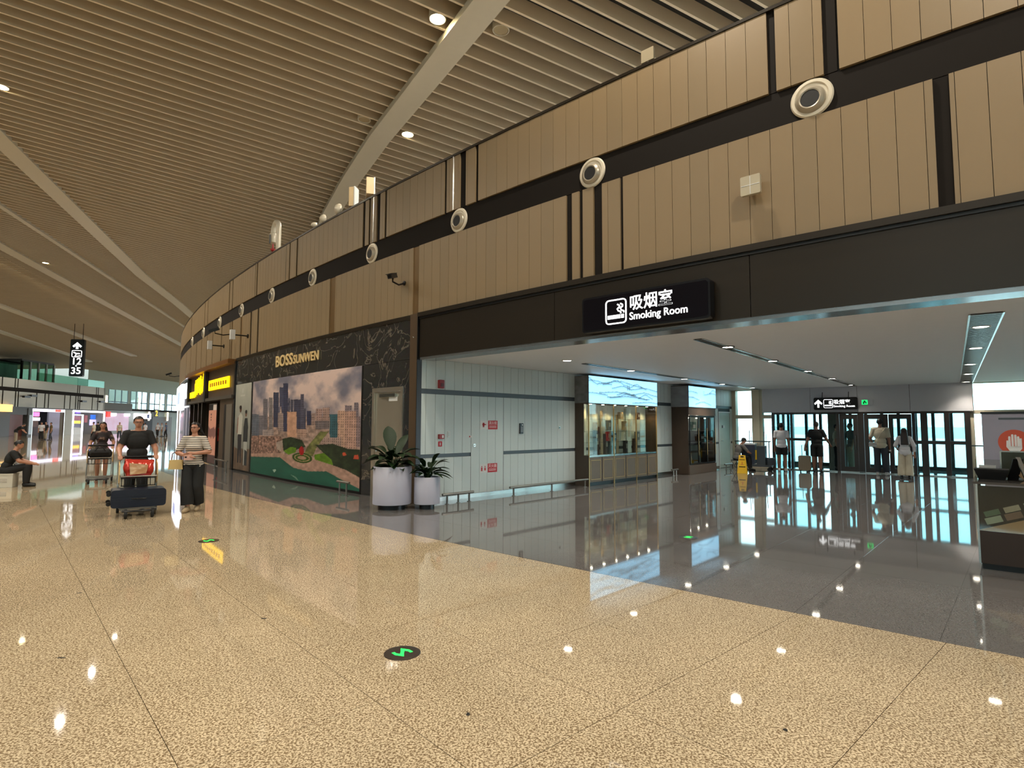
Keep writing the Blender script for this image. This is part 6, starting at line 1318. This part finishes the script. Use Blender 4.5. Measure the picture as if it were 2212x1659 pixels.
MB().box(xs_[21], xs_[60], .1, .6, 2.6, 3.55).build('shop_header', M_islg, isl); MB().box(xs_[64] - .2, xs_[64] + .4, -.04, .02, .2, 2.6).build('glass_strip', mat('island_glass', (.50, .52, .52), .1), isl)
MB().box(xs_[-40], xs_[21] - .3, -.4, .05, 2.9, 3.75).build('orange_sign', mat('sign_orange_glow', (1, .78, .45), .4, emit=1.3, var=0), isl)
# dark red phone shop
ps_ = thing('red_brown_shop', 'red-brown lit shop under a white and red sign strip on the left island', 'shop front', L0, LROT); a, e = xs_[69], xs_[139]
MB().box(a, e, 3.2, 3.4, 0, 3.4).build('inner_wall', mat('shop_redbrown_glow', (.36, .20, .15), .4, var=.3, scale=1.2, emit=.25), ps_); MB().box(a, e, 0, .15, 3.05, 3.4).build('sign_strip', mat('sign_strip_white', (.95, .93, 1), .4, emit=1.6, var=0), ps_)  # inner wall emits a little: shop lighting put into its colour
w_ = e - a; MB().box(a + .68 * w_, a + .86 * w_, -.03, 0, 3.08, 3.38).build('red_logo', mat('sign_red_glow', (1, .25, .18), .4, emit=1.6, var=0), ps_); MB().box(a + .05 * w_, a + .2 * w_, -.02, .2, 2.45, 2.95).build('pink_logo', mat('sign_pink_glow', (1, .45, .75), .4, emit=1.5, var=0), ps_)
MB().box(a + .03 * w_, a + .22 * w_, -.02, .2, 1.9, 2.3).build('white_notice', mat('sign_strip_white', (0, 0, 0)), ps_); MB().box(a, a + .12, 0, .12, 0, 3.1).box(e - .12, e, 0, .12, 0, 3.1).build('jamb', M_steel, ps_)
MB().box(a + .5 * w_, e - .4, 2.6, 3.1, 0, 1.1).build('counter', mat('shop_redcounter', (.30, .15, .12), .4), ps_)
# bright white framed shop
es = thing('white_framed_shop', 'brightly lit shop with white frame and coloured posters on the left island', 'shop front', L0, LROT); a, e = xs_[156], xs_[225]; w_ = e - a
MB().box(a, e, 3.0, 3.2, 0, 3.4).build('inner_wall', mat('shop_lav_glow', (.62, .62, .68), .5, emit=.35), es)  # emissive back wall stands in for the bright shop lighting
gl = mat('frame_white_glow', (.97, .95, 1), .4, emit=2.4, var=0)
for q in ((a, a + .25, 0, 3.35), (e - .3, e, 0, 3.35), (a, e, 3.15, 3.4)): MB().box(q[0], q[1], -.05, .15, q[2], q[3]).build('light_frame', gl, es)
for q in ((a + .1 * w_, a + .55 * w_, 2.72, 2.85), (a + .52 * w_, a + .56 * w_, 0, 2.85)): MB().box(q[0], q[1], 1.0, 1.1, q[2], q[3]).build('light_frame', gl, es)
for x0, x1, z0, z1, c, em in ((.12, .45, 2.0, 2.6, (.52, .20, .28), .5), (.14, .45, 1.55, 1.95, (.98, .80, .25), 1.1), (.30, .42, 3.0, 3.3, (.35, .15, .95), 1.4), (.58, .66, 1.7, 2.75, (.50, .12, .15), .5), (.76, .92, 2.2, 2.85, (.20, .42, .82), .9), (.74, .94, 1.3, 2.15, (.80, .76, .95), .9), (.05, .2, 1.1, 1.6, (.55, .18, .10), .4)):
    MB().box(a + x0 * w_, a + x1 * w_, .9, .98, z0, z1).build('poster', mat('poster_%d%d' % (x0 * 100, z0 * 10), c, .4, emit=em, var=.2, scale=1.5), es)
MB().box(a + .1 * w_, a + .5 * w_, 1.0, 1.6, 0, 1.0).build('counter', M_white, es)
# balcony glazing on top of the island
bl = thing('island_balcony', 'green tinted glass balcony and rooms on top of the left island', 'balcony', L0 + Vector((0, 0, 6.9)), LROT); M_bg = glass('balcony_glass', (.74, .86, .81), .10)
def lbox(x0, x1, y0, y1, yy): l0, z0 = lpix(x0, y1, -yy); l1 = lpix(x1, y1, -yy)[0]; z1 = lpix((x0 + x1) / 2, y0, -yy)[1]; return l0, l1, max(0, z0 - 6.9), z1 - 6.9
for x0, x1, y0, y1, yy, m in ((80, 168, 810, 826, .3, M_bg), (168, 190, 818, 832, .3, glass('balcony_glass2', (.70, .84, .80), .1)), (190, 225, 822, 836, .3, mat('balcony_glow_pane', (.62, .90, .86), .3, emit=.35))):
    q = lbox(x0, x1, y0, y1, yy); MB().box(q[0], q[1], yy, yy + .05, 0, q[3]).build('pane', m, bl)
q = lbox(45, 115, 780, 822, 4); MB().box(q[0], q[1], 4, 9, q[3] - .25, q[3]).build('room_roof', M_islg, bl); MB().box(q[0], q[1], 4, 4.08, 0, q[3] - .25).build('pane', M_bg, bl)
for k in range(5): x = q[0] + (q[1] - q[0]) * k / 4; MB().box(x - .12, x + .12, 3.9, 4.1, 0, q[3] - .25).build('post', M_isl if k else M_band, bl)
MB().box(q[0] - .5, q[1] + .5, 9, 9.3, 0, q[3]).build('room_wall', mat('balcony_room', (.66, .72, .67), .6), bl)
q = lbox(-20, 44, 778, 815, 6); MB().box(q[0] - 6, q[1], 6, 6.1, 0, q[3]).build('pane', M_bg, bl); MB().box(q[0] - 6, q[1], 5.9, 6.2, q[3] - .2, q[3]).build('rail', M_band, bl)
# security cameras on the island
for k, (px, py) in enumerate(((60, 857), (75, 855), (183, 867), (222, 868))):
    l, z = lpix(px, py, .8); t = thing('island_camera', 'small dark security camera on the left island fascia, %s from the left' % ORD[k], 'security camera', L0 + LDv * l + Vector((0, 0, z)), LROT, group='cameras on the left island'); MB().box(-.5, .5, -.8, -.5, -.12, .12).build('body', M_black, t); MB().tube([(0, -.6, 0), (0, .1, .1)], .05).build('arm', M_black, t)
# ================================================================== FAR END OF THE HALL
EROT = math.atan2(ED.y, ED.x)
def epix(x, y, off=0): p = atplane(x, y, E0 + EN * off, EN); return (p - E0).dot(ED), p.z
few = thing('wall_far', 'far end wall of the hall with a band of bright windows above low shops', 'wall', E0, EROT, kind='structure')
M_few = mat('far_wall', (.74, .78, .72), .6, var=.02)
zs0 = epix(300, 884)[1]; zs1 = epix(300, 850)[1]
MB().box(-2, EL + 40, 0, .1, zs1 + .3, 13.5).build('upper_wall', M_few, few); MB().box(-2, EL + 40, 0, .1, 4.2, zs0).build('lower_wall', M_few, few)
wins = [(234, 276), (282, 318), (323, 356), (361, 392), (397, 425)]
prev = -2
for a, e in wins:
    l0, l1 = epix(a, 866)[0], epix(e, 866)[0]
    MB().box(prev, l0, 0, .1, zs0, zs1 + .3).build('pier', M_few, few); prev = l1
    MB().box(l0, l1, .05, .06, zs0, zs1 + .3).build('pane', glass('far_glass', (.90, .97, .97), .05), few)
    for k in range(4): x = l0 + (l1 - l0) * k / 3; MB().box(x - .13, x + .13, .0, .05, zs0, zs1 + .3).build('mullion', mat('far_mullion', (.46, .56, .60), .5), few)
    for z in (zs0 + (zs1 - zs0) * .38,): MB().box(l0, l1, .0, .05, z - .1, z + .1).build('transom', mat('far_mullion', (0, 0, 0)), few)
MB().box(prev, EL + 40, 0, .1, zs0, zs1 + .3).build('pier', M_few, few)
l0, l1 = epix(226, 880)[0], epix(276, 880)[0]
MB().box(l0 - 6, l1, -.8, 0, epix(250, 886)[1], epix(250, 871)[1]).build('dark_fascia', mat('far_fascia', (.47, .46, .42), .6), few)
MB().box(-2, EL + 40, -.3, .5, 3.9, 4.25).build('dark_band', M_band, few); MB().box(-2, EL + 40, .3, .5, 0, 3.9).build('shop_wall', mat('far_shop_wall', (.66, .70, .66), .6), few)
MB().box(epix(312, 920)[0], epix(330, 920)[0], .1, .3, 0, 2.8).build('dark_opening', M_dark, few); MB().box(epix(330, 920)[0], epix(372, 920)[0], .15, .3, 0, 2.9).build('dark_opening', mat('far_opening', (.36, .34, .30), .5), few)
fsn = thing('red_sign_shop', 'small bright shop with red and white sign at the far end of the hall', 'shop front', E0, EROT); a, e = epix(226, 900)[0], epix(276, 900)[0]
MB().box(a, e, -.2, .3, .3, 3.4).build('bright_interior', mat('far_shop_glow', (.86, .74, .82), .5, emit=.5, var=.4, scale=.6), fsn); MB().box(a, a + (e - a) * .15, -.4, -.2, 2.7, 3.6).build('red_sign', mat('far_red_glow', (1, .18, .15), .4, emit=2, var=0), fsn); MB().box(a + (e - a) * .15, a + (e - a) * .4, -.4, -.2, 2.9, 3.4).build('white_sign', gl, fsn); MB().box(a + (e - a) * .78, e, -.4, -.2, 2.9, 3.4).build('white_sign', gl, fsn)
for k, x in enumerate((227, 298, 321, 345, 361)):
    l = epix(x, 900)[0]; z0, z1 = (2.2, 4.0) if x in (321, 361) else (4.3, 6.4); t = thing('light_strip', 'slim vertical white light strip on the far wall, %s from the left' % ORD[k], 'light strip', E0 + ED * l + Vector((0, 0, z0)), EROT, group='light strips of the far wall'); MB().box(-.22, .22, -.15, 0, 0, z1 - z0).build('tube', mat('far_strip_glow', (1, .93, .80), .4, emit=2.2, var=0), t); MB().box(-.3, .3, -.05, 0, -.1, z1 - z0 + .1).build('housing', M_white, t)
l, z = epix(331, 892); t = thing('yellow_gate_sign', 'small dark sign with yellow figure 2 at the far end of the hall', 'sign', E0 + ED * l + Vector((0, 0, z - .8)) + EN * .5, EROT); MB().box(-.65, .65, -.15, 0, 0, 1.5).build('panel', mat('sign_olive', (.18, .15, .05), .5), t); k = text_mb('2', 1.5, .03, 1.0, .03, 'CENTER'); k.v = [(x, y - .16, zz + .22) for x, y, zz in k.v]; k.build('lettering', M_yel, t)
l, z = epix(300, 899); t = thing('white_wayfinding_board', 'white lit board behind the head of the man with the cart', 'sign', E0 + ED * l + Vector((0, 0, z - .5)) + EN * .6, EROT); MB().box(-2.6, 2.6, -.15, 0, 0, 1.0).build('panel', gl, t); MB().box(1.3, 2.0, -.17, -.15, .15, .85).build('blue_mark', mat('board_blue', (.25, .35, .62), .5), t)
# ---- far travellers
far_people = [(88, 951, 1.70, 'in white tee before the red-brown shop, the leftmost', C_white, C_dark), (98, 950, 1.72, 'in dark top before the red-brown shop, second from left', C_dark, C_tan), (109, 951, 1.68, 'in olive top before the red-brown shop, the rightmost', mat('cloth_olive', (.42, .34, .20), .8), C_jean),
              (201, 953, 1.74, 'in white shirt before the white framed shop', C_cream, C_black), (210, 952, 1.76, 'in black before the white framed shop', C_black, C_black), (257, 949, 1.72, 'in white shirt with shoulder strap at the far shops', C_cream, C_jean), (340, 943, 1.70, 'in white top at the far dark opening, the leftmost', C_white, C_dark), (349, 943, 1.68, 'in white top at the far dark opening, the middle', C_white, C_tan), (358, 943, 1.72, 'in blue grey at the far dark opening, the rightmost', mat('cloth_bluegrey', (.30, .34, .42), .8), C_black), (313, 944, 1.68, 'in pale clothes just right of the cart man\'s head', C_white, C_tan)]
for k, (x, y, hh, lb, c1, c2) in enumerate(far_people):
    p = atz(x, y, 0); person('far traveller ' + lb, (p.x, p.y, -.003), 140 + 40 * (k % 5), hh, k % 2 == 0, dict(knL=(-.056, .05, .28), anL=(-.06, .06, .05), toeL=(-.066, .16, .018), anR=(.058, -.06, .055), toeR=(.068, .03, .015)), (('shirt', c1, dict(sleeve=.8)), ('pants', c2, dict(shin=.95)), ('shoes', S_black)), 'short', voxel=.026)
p = atz(33, 958, 0); person('far traveller in khaki bending over at the dark shop door', (p.x, p.y, -.003), 60, 1.7, True, dict(chest=(0, .10, .70), neck=(0, .20, .79), headb=(0, .235, .82), head=(0, .275, .85), shL=(-.11, .18, .77), shR=(.11, .18, .77), elL=(-.13, .24, .62), elR=(.13, .24, .62), wrL=(-.10, .33, .52), wrR=(.10, .33, .52)), (('shirt', C_black, dict(sleeve=.8)), ('pants', C_tan, dict(shin=.95)), ('shoes', S_black)), 'short', voxel=.022)
# cart at the very left with a yellow hat
p = atz(-6, 1012, 0); c3 = cart(p, 60, 'luggage cart cut off by the left edge behind the seated man'); m = Matrix.Translation(c3.location) @ Matrix.Rotation(c3.rotation_euler.z, 4, 'Z')
t = thing('yellow_hat', 'yellow brimmed hat on the cart at the left edge', 'hat', m @ Vector((.05, -.30, 1.0))); MB().lathe([(.20, 0), (.21, .01), (.11, .02), (.10, .09), (.05, .11)], 20).build('crown', mat('hat_yellow', (.85, .74, .25), .6), t, smooth=True); MB().lathe([(.104, .02), (.104, .04)], 20).build('hat_band', C_dark, t)
t = thing('teal_red_bag', 'red and teal bag on the cart at the left edge', 'bag', m @ Vector((0, -.25, .64))); q = MB()
for k in range(3): q.ell((-.1 + .1 * k, 0, .16), (.13, .13, .17), 12, 8)
v_, f_ = remesh(q, .03, 2); mk('bag_body', v_, f_, C_red, t); MB().tube([(-.1, .05, .3), (0, .08, .36), (.1, .05, .3)], .012).build('bag_handle', mat('bag_teal', (.25, .45, .42), .6), t)
